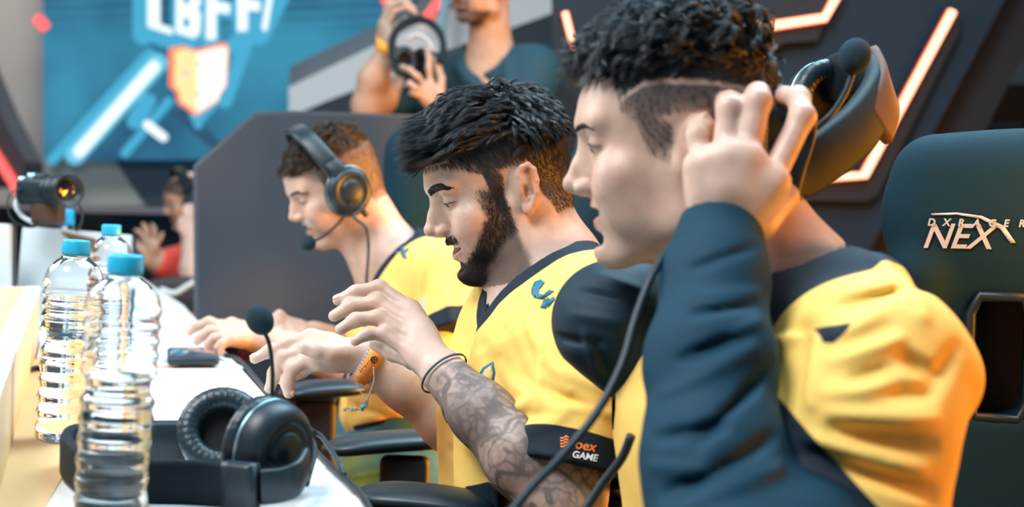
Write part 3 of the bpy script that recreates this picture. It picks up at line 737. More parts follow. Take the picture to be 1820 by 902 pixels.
# solid body of the top hair under the locks
HC = Fld(HM)
HC.ell((-.8, 0, 5.9), (9.0, 7.3, 8.0), .5); HC.ell((3.6, 0, 9.8), (5.0, 5.2, 3.0), 1.6)
HC.box((0, 0, -.6), (20, 20, 7.2), .2, .8, 's'); HC.box((13.6, 0, 5.0), (4.8, 12, 3.2), .2, .6, 's')
Vc, Qc = HC.mesh(.003); lc = HM.l(Vc); Vc = Vc+HC.grad(Vc)*(vnoise(lc*[.3, 1, 1], .35)*.0035)[:, None]
link('hair_mass', npmesh('hair_mass', Vc, Qc), M['hair_black'], pm)
mb_ = m_beard(x, y, z); bi = hs[mb_ > NR.uniform(.1, 1.0, len(x))]; r3 = NR.choice(bi, 15000); l3 = HM.l(V[r3])
G3 = grow(HB, HM, V[r3], lambda l: np.stack([.15+0*l[:, 0], 0*l[:, 0], -1+0*l[:, 0]], 1), .6+.9*ss(-1, -9, l3[:, 2]), lambda l, s: .05+s*(.25+.35*ss(-6, -9, l[:, 2])), 4, .00016, clump=.4)
link('beard', npmesh('beard', *G3), M['beard'], pm)
# jersey -----------------------------------------------------------
J = Fld()
for q in (.07, -.07):
    J.chain([P(965, 520, 1.8)+LAT*q*.6, P(976, 615, 1.8)+LAT*q, P(958, 760, 1.8)+LAT*q, P(950, 1010, 1.8)+LAT*q], [.066, .100, .107, .118], .05)
J.cone(P(1002, 492, 1.8), P(1072, 565, 1.66), .052, .060, .04); J.cone(P(985, 495, 1.8), P(940, 545, 1.95), .05, .06, .04)
cuffn = nrm(P(1003, 890, 1.575)-P(1072, 570, 1.645)); cuffL = P(1021, 846, 1.59)
J.cone(P(1076, 572, 1.645), P(1004, 895, 1.575), .071, .066, .035)
cuffR = P(895, 715, 1.945); cnR = nrm(elR-shR)
J.cone(shR, P(885, 760, 1.935), .068, .062, .035)
cut(J, cuffL, cuffn, .095, .06); cut(J, cuffR, cnR, .09, .05)
J.cone(cuffL-cuffn*.012, elL, .052, .060, .003, 's')
neckcut = [(HM.w((-3.4, 0, -3)), P(972, 462, 1.79), .062, .060), (P(968, 470, 1.775), P(886, 560, 1.74), .064, .010), (P(985, 395, 1.725), P(880, 540, 1.725), .032, .016), (P(985, 395, 1.76), P(880, 540, 1.76), .036, .018)]
NC = Fld()
for a, b, r1_, r2_ in neckcut: NC.cone(a, b, r1_, r2_, .01); J.cone(a, b, r1_, r2_, .006, 's')
folds(J, 1.2, [(a, b, w*1.15, m*1.35) for a, b, w, m in [((960, 600), (1010, 690), 11, .007), ((930, 690), (1000, 735), 11, .007), ((890, 640), (950, 700), 12, -.006), ((880, 745), (965, 700), 10, .006), ((860, 800), (985, 750), 11, .007), ((845, 770), (960, 735), 8, -.005),
    ((862, 620), (905, 740), 13, -.006), ((830, 790), (900, 825), 10, .006), ((800, 800), (880, 850), 9, -.005), ((935, 560), (965, 640), 9, .005), ((900, 590), (925, 660), 10, -.004), ((985, 480), (960, 570), 8, -.004), ((1010, 500), (985, 600), 8, .005),
    ((975, 610), (1060, 650), 9, .006), ((985, 655), (1100, 700), 10, .006), ((965, 690), (1060, 735), 9, -.006), ((1000, 720), (1110, 740), 8, .005), ((1040, 620), (1090, 700), 9, -.005), ((960, 640), (955, 730), 8, .006)]])
ripple(J, .0011, 5.0, (1, 1, .6)); ripple(J, .0004, 16.0)
Vj, Qj = J.mesh(.0026)
coll = .024-NC.ev(Vj)
cu = .036+(Vj-cuffL)@cuffn; cu = np.minimum(cu, .10-np.linalg.norm(Vj-cuffL, axis=1))
cu2 = np.minimum(.036+(Vj-cuffR)@cnR, .10-np.linalg.norm(Vj-cuffR, axis=1))
u, v = puv(Vj, 1.70)
hem = [(795, 905), (812, 880), (850, 858), (905, 845), (1010, 930), (900, 950), (880, 900), (856, 880), (845, 905), (860, 925)]
flash = polysd(u, v, [(800, 960), (806, 895), (830, 858), (868, 843), (1050, 870), (1050, 1000)])*.0006
spike = polysd(u, v, [(806, 905), (822, 900), (838, 878), (845, 896), (868, 880), (846, 930), (806, 930)])*.0006
dk = np.maximum.reduce([coll, cu, cu2, np.minimum(flash, -spike)])
jer = link('jersey', npmesh('jersey', Vj, Qj, {'dk': dk}), M['jersey'], pm)
D = lambda polys, m, nm='logo', d0=1.70, st=.25: decal(J, polys, d0, st, m, nm, pm)
D([[(945, 512), (950, 501), (962, 497), (968, 502), (958, 514), (957, 522), (965, 524), (976, 515), (984, 518), (965, 531), (950, 530), (944, 522)], [(960, 547), (967, 532), (976, 530), (970, 549)], [(971, 538), (984, 527), (986, 532), (974, 547)]], M['teal_ink'])
D([[(850, 668), (858, 654), (876, 643), (880, 662), (876, 690), (871, 700), (852, 676)]], M['teal_ink'], 'crest')
decal(J, [[(855, 669), (861, 658), (873, 650), (876, 664), (872, 686), (858, 672)]], 1.70, .25, M['patch'], 'crest_centre', pm, off=.0018)
D([[(888, 703), (897, 697), (900, 707), (905, 715), (901, 730), (890, 722), (882, 715)]], M['teal_ink'], 'crest')
textdecal(J, 'oex', 1021, 797, 24, 10, 1.58, .2, M['orange_print'], 'logo', pm, shear=.15, bold=.02)
textdecal(J, 'GAME', 1016, 813, 17, 10, 1.58, .2, M['white_print'], 'lettering', pm, shear=.1, bold=.02)
decal(J, [[(996+dx, 778+i*5-dx*.18+2*math.sin(dx*.5)) for dx in (0, 5, 10, 15)]+[(996+dx, 781+i*5-dx*.18+2*math.sin(dx*.5)) for dx in (15, 10, 5, 0)] for i in range(4)], 1.58, .2, M['orange_print'], 'emblem', pm, off=.001, sub=1)
T_ = Fld()
for q in (.10, -.10): T_.chain([P(955, 1040, 1.8)+LAT*q*.8, P(640, 1075, 1.76)+LAT*q*1.2, np.append((P(620, 1100, 1.76)+LAT*q*1.2)[:2], .06)], [.115, .082, .055], .05)
link('trousers', npmesh('trousers', *T_.mesh(.009)), M['chair_dark'], pm)

# ================================================================ the player on the right, hand on his headset
HR = hframe(P(1216, 275, 1.29), -8, 9, 0, 1.0)
OR = dict(mouth=.45, nose=.0, chin=.3, eye=.15, lip=-.8, ez=.75, browthick=.65, browpts=[(9.9, 1.5, 3.1), (9.4, 2.7, 3.3), (8.6, 3.9, 3.35), (7.9, 4.7, 3.1)])
BR = Fld(); add_head(BR, HR, OR)
nbR = P(1405, 545, 1.36)
BR.cone(HR.w((-2.8, 0, -1.0)), nbR, .054, .064, .02); BR.cone(HR.w((1.0, 0, -5)), P(1330, 560, 1.37), .042, .05, .03)
nneck = len(BR.p)
for q in (1, -1): BR.cone(HR.w((-3.0, 4.6*q, -3)), P(1370, 560, 1.36)+LAT*.04*q, .018, .018, .02)
BR.cone(nbR, P(1400, 760, 1.38), .075, .09, .03); BR.cone(P(1400, 600, 1.36), P(1545, 660, 1.19), .05, .05, .03); BR.cone(P(1400, 600, 1.38), P(1200, 580, 1.52), .05, .045, .03)
wr = P(1283, 425, 1.245); el = P(1300, 1035, 1.07)
BR.chain([P(1545, 660, 1.19), P(1440, 980, 1.08), el, P(1265, 720, 1.14), wr], [.040, .026, .030, .032, .027], .02)
BR.chain([P(1200, 580, 1.52), P(1092, 575, 1.47), P(1180, 680, 1.50)], [.04, .034, .03], .02)
gR = [[P(1372, 325, 1.225), P(1431, 205, 1.24), P(1423, 172, 1.262), P(1398, 166, 1.285)],
      [P(1329, 285, 1.225), P(1351, 178, 1.23), P(1351, 166, 1.262), P(1349, 182, 1.290)],
      [P(1291, 282, 1.228), P(1300, 190, 1.235), P(1301, 180, 1.265), P(1304, 200, 1.292)],
      [P(1248, 296, 1.235), P(1243, 238, 1.245), P(1246, 228, 1.268), P(1256, 240, 1.290)]]
_h0 = len(BR.p); add_hand(BR, wr, .028, [f[0] for f in gR], [[p+FWD*.012 for p in f] for f in gR], [P(1350, 400, 1.26), P(1395, 350, 1.30), P(1400, 310, 1.325), P(1385, 280, 1.34)], rp=.019, fs=1.22); HANDR = Fld(); HANDR.p = list(BR.p[_h0:])
pr = empty('person', P(1405, 1400, 1.36), 'smiling man with a line shaved into his hair, one hand raised to his ear', 'person')
zline = lambda x: np.interp(x, [-9, -6, -3, 1, 3, 4.8, 6], [4.6, 5.3, 6.2, 6.9, 6.9, 6.0, 5.0])
def r_side(x, y, z):
    ay = np.abs(y); zb = np.interp(x, [-10, -4.6, -3.2, -2.6, .6, 1.4, 3.2, 4.0, 5.2, 5.8], [-5.6, -5.4, -1, 3.0, 3.0, -1.0, .5, 3.5, 4.6, 8])
    ear = ss(6.9, 7.2, ay)*ss(4.0, 3.4, np.abs(z-.2))*ss(3.6, 3.0, np.abs(x+1.0))
    return ss(-1.0, 2.4, z-zb)*(1-ear)*ss(6.2, 5.4, x)
rline = lambda x, y, z: ss(.30, .20, np.abs(z-zline(x)))*ss(5.4, 4.8, x)*ss(-8, -6, x)
def r_stub(x, y, z): return ss(-4.5, -7, z-(x-4)*.2)*ss(1, 3, x)*.18+ss(-2.4, -2.9, z)*ss(-3.7, -3.2, z)*ss(7, 8, x)*.15
OR['paint'] = [(lambda x, y, z: r_side(x, y, z)*(.55+.33*ss(1.5, 6.2, z)+.1*ss(6.5, 7.5, z))*(1-.75*rline(x, y, z)), [.045, .04, .042]), (r_stub, [.12, .09, .08])]
V, Q = BR.mesh(.0021); lp = HR.l(V); base = SK['pale']*np.array([.90, .84, .80]); c = np.tile(SK['pale']*np.array([1.0, .97, .95]), (len(V), 1))
hd = (lp[:, 2] > -10.5) & (np.abs(lp[:, 1]) < 8.9) & (np.abs(lp[:, 0]) < 14) & (HANDR.ev(V) > .002); c[hd] = skin_col(lp[hd], base, OR)
hd &= (np.abs(lp[:, 1]) < 8.0)
for f in gR:
    for q in f[:2]:
        w = np.exp(-((V-q)**2).sum(1)/(.012**2))[:, None]*.25; c = c*(1-w)+base*[1.0, .75, .7]*w
link('body', npmesh('body', V, Q, {'Col': c}), M['skin'], pr)
HBR = Fld(); HBR.p = list(BR.p[:nneck]); face_bits(HBR, HR, pr, OR, M)
hs = hd.nonzero()[0]; HL = lp[hs]; x, y, z = HL.T
top = (z > zline(x)+.42) & (x < 8.6-.0*z) & ~((x > 5.0) & (z < 8.2)); ti = hs[top]; si = hs[(r_side(x, y, z) > .3) & ~top & (rline(x, y, z) < .3)]
def flow_r(l):
    x, y, z = l.T
    return np.stack([.9+.25*np.sin(y*2.1+x)+0*x, .35*np.sign(y)*ss(1, 6, np.abs(y))+.5*np.sin(x*1.7+z), (-.2+.6*np.cos(x*1.9))*ss(7, 9, z)], 1)
flow_r.free = lambda l: ss(7.6, 9.4, l[:, 0])
G1 = locks(HBR, HR, ti, V, 1200, 24000, flow_r, lambda l: (.8+3.2*ss(7.0, 10.5, l[:, 2]))*NR.uniform(.75, 1.1, len(l)), lambda l, s: (.15+3.7*ss(7.4, 10.2, l[:, 2]))*math.sin(math.pi*min(.8, .10+s*.65))+.05, 7, .00028, .5, .28, .0011)
r2 = NR.choice(si, 16000)
G2 = grow(HBR, HR, V[r2], lambda l: np.stack([-.3+0*l[:, 0], 0*l[:, 0], -1+0*l[:, 0]], 1), .3, lambda l, s: .05+.1*s, 3, .00011, clump=.3)
link('hair', npmesh('hair', *joinm([G1, G2])), M['hair_black'], pr)
HC = Fld(HR); HC.ell((-.4, 0, 6.2), (9.1, 7.0, 8.9), .5); HC.ell((4.4, 0, 10.6), (4.8, 4.8, 2.9), 1.6)
HC.box((0, 0, -.2), (20, 20, 8.2), .2, .8, 's'); HC.box((13.2, 0, 5.0), (4.8, 12, 3.6), .2, .6, 's')
Vc, Qc = HC.mesh(.003); lc = HR.l(Vc); Vc = Vc+HC.grad(Vc)*(vnoise(lc, .4)*.003)[:, None]; link('hair_mass', npmesh('hair_mass', Vc, Qc), M['hair_black'], pr)
# jersey
J = Fld()
for q in (.07, -.07):
    J.chain([P(1375, 610, 1.37)+LAT*q*.7, P(1350, 740, 1.39)+LAT*q, P(1370, 1150, 1.4)+LAT*q], [.085, .112, .125], .06)
J.cone(P(1455, 568, 1.35), P(1545, 655, 1.20), .066, .070, .05); J.cone(P(1452, 545, 1.33), P(1556, 508, 1.26), .05, .022, .04); J.ell(P(1676, 676, 1.19), (.03, .03, .03), .03); J.cone(P(1400, 590, 1.38), P(1215, 585, 1.5), .062, .058, .05)
J.chain([P(1560, 660, 1.18), P(1535, 760, 1.15), P(1525, 1000, 1.12)], [.074, .069, .070], .03)
J.cone(P(1520, 760, 1.25), P(1500, 1200, 1.3), .05, .075, .04)
cfp = P(1392, 862, 1.07); cfn = nrm(-RGT*.72-UPV*.69+FWD*.1); cut(J, cfp, cfn, .12, .06)
NC = Fld()
for a, b, r1_, r2_ in [(HR.w((-3.0, 0, -3)), P(1415, 490, 1.32), .060, .056), (P(1408, 500, 1.32), P(1280, 660, 1.27), .054, .01)]:
    NC.cone(a, b, r1_, r2_, .01); J.cone(a, b, r1_, r2_, .006, 's')
folds(J, .8, [(a, b, w*1.1, m*1.35) for a, b, w, m in [((1601, 634), (1662, 668), 13, -.010), ((1515, 676), (1590, 652), 9, -.006), ((1489, 767), (1655, 792), 16, -.013), ((1457, 812), (1655, 878), 16, -.013), ((1430, 590), (1392, 755), 17, -.012), ((1494, 548), (1640, 512), 14, -.008),
    ((1480, 735), (1660, 745), 14, .009), ((1440, 780), (1640, 835), 11, .009), ((1420, 830), (1640, 900), 11, .008), ((1470, 600), (1560, 560), 14, .008), ((1480, 640), (1600, 600), 12, .008), ((1470, 700), (1580, 690), 12, .006), ((1350, 620), (1410, 600), 10, .007),
    ((1370, 640), (1380, 740), 10, .006), ((1450, 600), (1440, 720), 9, .008), ((1570, 470), (1640, 560), 14, .008), ((1560, 700), (1660, 700), 12, -.006), ((1700, 620), (1650, 700), 14, -.006), ((1130, 560), (1165, 650), 9, -.006), ((1140, 600), (1175, 640), 7, .006)]], .3)
ripple(J, .0012, 4.5)
Vj, Qj = J.mesh(.0032); co_ = .050-NC.ev(Vj); cu = np.minimum(.040+(Vj-cfp)@cfn, .10-np.linalg.norm(Vj-P(1420, 890, 1.08), axis=1))
u, v = puv(Vj, 1.2); pat = np.minimum(polysd(u, v, [(1424, 580), (1436, 574), (1473, 565), (1462, 580), (1442, 600), (1428, 600)])*.0005, .12-np.abs((Vj-CP)@FWD-1.22))
link('jersey', npmesh('jersey', Vj, Qj, {'dk': np.maximum.reduce([co_, cu, pat])}), M['jersey'], pr)
decal(J, [[(1400, 862), (1412, 850), (1428, 855), (1440, 872), (1444, 890), (1428, 896), (1408, 890)]], 1.1, .3, M['orange_print'], 'logo', pr)
# undersleeves
U = Fld()
U.chain([P(1436, 975, 1.10), P(1390, 1030, 1.08), P(1295, 1045, 1.065), P(1268, 820, 1.12), P(1262, 640, 1.165), P(1272, 500, 1.21), P(1280, 402, 1.24)], [.060, .060, .060, .052, .048, .040, .036], .03)
cut(U, P(1282, 388, 1.24), nrm(P(1282, 380, 1.243)-P(1275, 480, 1.215)), .06, .05)
U.cone(P(1283, 430, 1.235), P(1284, 370, 1.25), .0325, .034, .002, 's')
folds(U, .8, [((1215, 640), (1330, 590), 11, -.009), ((1180, 700), (1340, 620), 12, .007), ((1240, 790), (1370, 650), 13, -.009), ((1170, 780), (1290, 760), 12, -.006), ((1190, 880), (1370, 780), 15, -.010), ((1210, 900), (1385, 830), 12, .008), ((1230, 480), (1340, 440), 9, -.005), ((1220, 530), (1345, 520), 10, .005),
    ((1230, 560), (1340, 545), 9, -.006), ((1215, 420), (1345, 415), 5, -.003), ((1300, 600), (1350, 570), 9, .007), ((1160, 830), (1260, 840), 12, .005)], .35)
ripple(U, .0010, 6.0, (1, 1, 2))
link('undersleeve', npmesh('undersleeve', *U.mesh(.003)), M['dark_cloth'], pr)
U = Fld(); U.chain([P(1215, 560, 1.53), P(1168, 542, 1.50), P(1090, 572, 1.455), P(1128, 625, 1.46), P(1200, 740, 1.50)], [.055, .056, .056, .042, .036], .03)
folds(U, 1.1, [((990, 600), (1070, 610), 9, -.008), ((1000, 640), (1100, 600), 9, .007), ((1020, 560), (1110, 575), 10, .006), ((1030, 520), (1120, 540), 10, -.005), ((1060, 620), (1090, 680), 8, -.008), ((1040, 590), (1060, 660), 8, .006), ((1060, 490), (1150, 520), 10, .006)], .3)
link('undersleeve', npmesh('undersleeve', *U.mesh(.003)), M['shaded_cloth'], pr)
T_ = Fld()
for q in (.10, -.10): T_.chain([P(1380, 1200, 1.4)+LAT*q*.8, P(880, 1290, 1.36)+LAT*q*1.2, np.append((P(860, 1310, 1.36)+LAT*q*1.2)[:2], .06)], [.115, .082, .055], .05)
link('trousers', npmesh('trousers', *T_.mesh(.009)), M['chair_dark'], pr)

# ================================================================ the headset wearer on the left
HLf = hframe(P(616, 340, 2.73), 18, 26, 2, .96)
OL = dict(mouth=.5, nose=-.2, chin=0, eye=-.1, lip=-.5, browthick=.5)
BL = Fld(); add_head(BL, HLf, OL)
nbL = P(700, 470, 2.80)
BL.cone(HLf.w((-2.6, 0, -1.0)), nbL, .052, .060, .02); BL.cone(HLf.w((1.0, 0, -5)), P(672, 480, 2.8), .042, .045, .03)
nneck = len(BL.p)
BL.cone(nbL, P(720, 620, 2.8), .07, .08, .03)
sL, sR = P(778, 490, 2.66), P(700, 480, 2.96)
eL, eR = P(760, 672, 2.56), P(690, 650, 2.98); wL, wR = P(462, 604, 2.58), P(560, 596, 2.78)
BL.cone(P(720, 500, 2.8), sL, .05, .05, .03); BL.cone(P(720, 490, 2.8), sR, .05, .05, .03)
BL.chain([sL, eL, P(640, 655, 2.56), wL], [.05, .043, .040, .027], .02); BL.chain([sR, eR, P(620, 620, 2.88), wR], [.05, .042, .038, .027], .02)
fA = [[P(398, 580, 2.59), P(372, 572, 2.60), P(350, 580, 2.60), P(336, 592, 2.60)], [P(400, 590, 2.57), P(374, 588, 2.57), P(358, 598, 2.57), P(349, 609, 2.57)],
      [P(404, 598, 2.55), P(382, 602, 2.54), P(372, 612, 2.54), P(368, 622, 2.54)], [P(410, 604, 2.53), P(394, 612, 2.52), P(388, 620, 2.52), P(386, 628, 2.52)]]
add_hand(BL, wL, .026, [f[0] for f in fA], fA, [P(435, 585, 2.60), P(412, 576, 2.62), P(396, 580, 2.64), P(384, 588, 2.65)])
fB = [[P(515, 575, 2.74), P(497, 560, 2.73), P(486, 568, 2.72), P(480, 580, 2.72)], [P(515, 585, 2.73), P(495, 574, 2.72), P(484, 584, 2.71), P(480, 594, 2.71)],
      [P(518, 594, 2.72), P(500, 588, 2.71), P(490, 596, 2.70), P(488, 606, 2.70)], [P(524, 602, 2.71), P(508, 600, 2.70), P(500, 608, 2.70), P(498, 616, 2.70)]]
add_hand(BL, wR, .026, [f[0] for f in fB], fB, [P(545, 600, 2.75), P(520, 608, 2.72), P(500, 606, 2.70), P(488, 600, 2.69)])
pl = empty('person', P(720, 1000, 2.8), 'grinning player in yellow jersey wearing a black headset, hands over the desk', 'person')
def l_side(x, y, z):
    ay = np.abs(y); zb = np.interp(x, [-10, -4.6, -3.2, -2.6, .6, 1.4, 3.2, 4.0, 6.2, 7.5, 10], [-4.6, -4.4, -1, 3.0, 3.0, -1.0, .5, 3.5, 5.2, 6.6, 7.3])
    ear = ss(6.9, 7.2, ay)*ss(4.0, 3.4, np.abs(z-.2))*ss(3.6, 3.0, np.abs(x+1.0))
    return ss(-1.0, 2.2, z-zb)*(1-ear)
OL['paint'] = [(lambda x, y, z: l_side(x, y, z)*.85, [.05, .035, .025])]
V, Q = BL.mesh(.0024); lp = HLf.l(V); base = SK['pale']*np.array([.95, .88, .84]); c = np.tile(base, (len(V), 1))
hd = (lp[:, 2] > -10.5) & (np.abs(lp[:, 1]) < 9) & (np.abs(lp[:, 0]) < 14); c[hd] = skin_col(lp[hd], base, OL)
link('body', npmesh('body', V, Q, {'Col': c}), M['skin'], pl)
HBL = Fld(); HBL.p = list(BL.p[:nneck]); face_bits(HBL, HLf, pl, OL, M)
hs = hd.nonzero()[0]; HL = lp[hs]; x, y, z = HL.T; ls = l_side(x, y, z); ti = hs[(ls > .5) & (z > 7)]; si = hs[(ls > .35) & (z <= 7.4)]
def flow_l(l):
    x, y, z = l.T; return np.stack([.9+.3*np.sin(y*1.5+x)+0*x, .3*np.sign(y)+.4*np.sin(x*1.3), .3*np.cos(x*1.4)-.1], 1)
flow_l.free = lambda l: ss(8.2, 9.8, l[:, 0])
G1 = locks(HBL, HLf, ti, V, 600, 11000, flow_l, lambda l: NR.uniform(1.6, 3.2, len(l)), lambda l, s: (.3+1.3*ss(7, 10, l[:, 2]))*math.sin(math.pi*min(.8, .1+s*.65))+.05, 6, .00036, .6, .4)
r2 = NR.choice(si, 6000)
G2 = grow(HBL, HLf, V[r2], lambda l: np.stack([-.3+0*l[:, 0], 0*l[:, 0], -1+0*l[:, 0]], 1), .5, lambda l, s: .06+.15*s, 3, .00014, clump=.3)
link('hair', npmesh('hair', *joinm([G1, G2])), M['hair_brown'], pl)
J = Fld()
for q in (.07, -.07):
    J.chain([P(715, 505, 2.8)+LAT*q*.6, P(722, 590, 2.8)+LAT*q, P(705, 740, 2.8)+LAT*q], [.07, .104, .108], .05)
J.cone(P(735, 455, 2.8), sL, .05, .062, .04); J.cone(P(720, 455, 2.8), sR, .05, .06, .04)
cfp = P(812, 597, 2.585); J.cone(P(788, 495, 2.66), P(822, 650, 2.56), .068, .066, .035); cfn = nrm(P(822, 640, 2.57)-P(788, 495, 2.65)); cut(J, cfp, cfn, .09, .06)
J.cone(sR, P(690, 610, 2.97), .065, .06, .03)
NC = Fld()
for a, b, r1_, r2_ in [(HLf.w((-2.8, 0, -3)), P(702, 452, 2.79), .060, .060), (P(700, 455, 2.775), P(656, 500, 2.73), .062, .010)]: NC.cone(a, b, r1_, r2_, .01); J.cone(a, b, r1_, r2_, .006, 's')
folds(J, 2.0, [((740, 450), (725, 560), 7, .009), ((760, 470), (750, 580), 7, -.008), ((700, 540), (690, 640), 8, .008), ((650, 560), (665, 660), 8, -.008), ((640, 640), (720, 690), 8, .010), ((620, 700), (700, 690), 8, .011), ((625, 720), (700, 745), 7, -.01), ((630, 750), (760, 720), 8, .011), ((615, 745), (640, 765), 8, .01),
    ((680, 660), (760, 640), 8, .009), ((700, 700), (770, 690), 7, -.009), ((790, 500), (800, 570), 8, .006), ((820, 500), (815, 580), 7, -.006), ((640, 500), (630, 600), 7, .006)], .3)
ripple(J, .0015, 4.5)
Vj, Qj = J.mesh(.0036); co_ = .026-NC.ev(Vj); cu = np.minimum(.032+(Vj-cfp)@cfn, .10-np.linalg.norm(Vj-cfp, axis=1))
u, v = puv(Vj, 2.7); st = lambda *p: polysd(u, v, p)*.001
pat = np.maximum.reduce([st((632, 752), (700, 735), (740, 742), (690, 768), (640, 800)), st((700, 764), (745, 745), (760, 755), (720, 785), (690, 790)), st((745, 776), (790, 760), (800, 800), (740, 800))])
link('jersey', npmesh('jersey', Vj, Qj, {'dk': np.maximum.reduce([co_, cu, pat])}), M['jersey'], pl)
D = lambda polys: decal(J, polys, 2.7, .35, M['teal_ink'], 'logo', pl, sub=2)
D([[(712, 440), (718, 438), (718, 446), (725, 440), (727, 444), (720, 450), (724, 460), (717, 460), (712, 452)], [(703, 448), (708, 446), (706, 452), (702, 453)]])
J = Fld()
for q in (.09, -.09): J.chain([P(715, 760, 2.8)+LAT*q, P(730, 850, 2.8)+LAT*q, P(560, 835, 2.75)+LAT*q*1.3, P(550, 1150, 2.8)+LAT*q*1.3], [.10, .10, .078, .06], .05)
folds(J, 2.2, [((600, 800), (700, 780), 8, .01), ((620, 830), (740, 800), 8, -.01), ((600, 850), (720, 830), 8, .01)], .3)
M['jeans'] = mat('teal_jeans', (.03, .13, .18, 1), .8, bump=.4, bscale=700, vary=.25, vscale=30)
link('trousers', npmesh('trousers', *J.mesh(.006)), M['jeans'], pl)

# ================================================================ the hall
def slab(name, poly, d, thick, m, bev=0, label=None, cat=None, kind='structure', parent=None):
    o = MB().prism([P(x, y, d) for x, y in poly], FWD*thick).build(name, m, parent, False)
    if parent is None: ids(o, label, cat, kind=kind)
    return o
M['slate'] = mat('slate_panel', (.010, .022, .036, 1), .6, spec=.3, vary=.15, vscale=2)
M['slate_dark'] = mat('slate_near_black', (.008, .009, .013, 1), .6)
M['beige'] = mat('warm_grey_wall', (.40, .39, .38, 1), .7, vary=.06, vscale=1.5)
M['pale'] = mat('pale_panel', (.47, .53, .50, 1), .6)
M['grey'] = mat('blue_grey_panel', (.085, .12, .155, 1), .6)
M['white_panel'] = mat('white_beam', (.78, .84, .86, 1), .5)
M['floor'] = mat('dark_carpet', (.02, .03, .04, 1), .9, bump=.5, bscale=300)
def plane(name, c, sx, sy, sz, m): return ids(MB().box(c, (sx, sy, sz)).build(name, m, None, False), kind='structure')
plane('floor', (0, 4.0, -.05), 13.0, 14.0, .1, M['floor'])
plane('wall_back', (0, 10.4, 2.5), 13.0, .2, 5.2, M['grey'])
plane('wall_left', (-6.4, 4.0, 2.5), .2, 13.0, 5.2, M['beige'])
plane('wall_right', (6.4, 4.0, 2.5), .2, 13.0, 5.2, M['slate_dark'])
slab('trim_1', [(-300, -260), (95, -260), (80, 282), (236, 282), (262, 372), (-300, 360)], 9.3, .5, M['beige'])
slab('trim_2', [(62, 284), (202, 284), (256, 366), (96, 366), (44, 330), (44, 300)], 9.2, .06, M['pale'])
slab('trim_3', [(202, 284), (420, 284), (420, 366), (256, 366)], 9.25, .06, M['grey'])
slab('trim_4', [(30, 364), (430, 372), (430, 382), (30, 376)], 8.6, .4, mat('ledge_grey', (.20, .20, .25, 1), .5))
slab('trim_5', [(-60, 60), (0, 200), (44, 285), (44, 312), (0, 330), (-60, 330)], 7.5, .3, mat('charcoal_panel', (.055, .06, .075, 1), .6))
# big display -----------------------------------------------------
def screen_mat():
    m = bpy.data.materials.new('display_picture'); m.use_nodes = True; nt = m.node_tree; L = nt.links.new
    nt.nodes.remove(nt.nodes['Principled BSDF']); e = nt.nodes.new('ShaderNodeEmission'); L(e.outputs[0], nt.nodes['Material Output'].inputs[0])
    tc = nt.nodes.new('ShaderNodeTexCoord'); mp = nt.nodes.new('ShaderNodeMapping'); L(tc.outputs['Object'], mp.inputs[0]); mp.inputs['Rotation'].default_value = (0, .07, 0)
    w = nt.nodes.new('ShaderNodeTexWave'); w.bands_direction = 'Z'; w.inputs['Scale'].default_value = 4.6; w.inputs['Distortion'].default_value = .6; L(mp.outputs[0], w.inputs[0])
    n = nt.nodes.new('ShaderNodeTexNoise'); n.inputs['Scale'].default_value = 1.3; n.inputs['Detail'].default_value = 2; L(tc.outputs['Object'], n.inputs[0])
    r = nt.nodes.new('ShaderNodeValToRGB'); r.color_ramp.elements[0].position = .3; r.color_ramp.elements[0].color = lin(42, 78, 112); r.color_ramp.elements[1].position = .7; r.color_ramp.elements[1].color = lin(66, 150, 182)
    L(n.outputs[0], r.inputs[0])
    sp = nt.nodes.new('ShaderNodeSeparateXYZ'); L(tc.outputs['Object'], sp.inputs[0])
    mr = nt.nodes.new('ShaderNodeMapRange'); mr.inputs[1].default_value = CAMZ+.95; mr.inputs[2].default_value = CAMZ+1.35; L(sp.outputs['Z'], mr.inputs[0])
    mx = nt.nodes.new('ShaderNodeMix'); mx.data_type = 'RGBA'; mx.blend_type = 'MIX'; L(r.outputs[0], mx.inputs[6]); mx.inputs[7].default_value = lin(38, 58, 86)
    mu = nt.nodes.new('ShaderNodeMath'); mu.operation = 'MULTIPLY'; L(w.outputs['Fac'], mu.inputs[0]); L(mr.outputs[0], mu.inputs[1]); mu2 = nt.nodes.new('ShaderNodeMath'); mu2.operation = 'MULTIPLY'; mu2.inputs[1].default_value = .75; L(mu.outputs[0], mu2.inputs[0])
    L(mu2.outputs[0], mx.inputs[0]); L(mx.outputs[2], e.inputs[0]); e.inputs[1].default_value = .82; return m
SD = 9.0
scr = empty('led_screen', P(380, 280, SD), 'huge teal led screen showing an orange and white shield under big white letters', 'screen')
slab('display_panel', [(77, -260), (730, -260), (730, 282), (77, 282)], SD, .12, screen_mat(), parent=scr)
def flat(name, polys, d, m, par, th=.008):
    b = MB()
    for p in polys: b.prism([P(x, y, d) for x, y in p], FWD*th)
    return b.build(name, m, par, False)
def bar(x0, y0, x1, y1, w):
    a = math.atan2(y1-y0, x1-x0); nx, ny = -math.sin(a)*w/2, math.cos(a)*w/2; out = []
    for cx, cy, s in ((x1, y1, 1), (x0, y0, -1)):
        for i in range(7):
            t = -math.pi/2+math.pi*i/6; out.append((cx+s*(math.cos(t)*math.cos(a)*w/2)-math.sin(t)*s*math.sin(a)*w/2, cy+s*(math.cos(t)*math.sin(a)*w/2)+math.sin(t)*s*math.cos(a)*w/2))
    return out
E_ = lambda n, r, g, b, s=1.0: emis(n, lin(r, g, b), s)
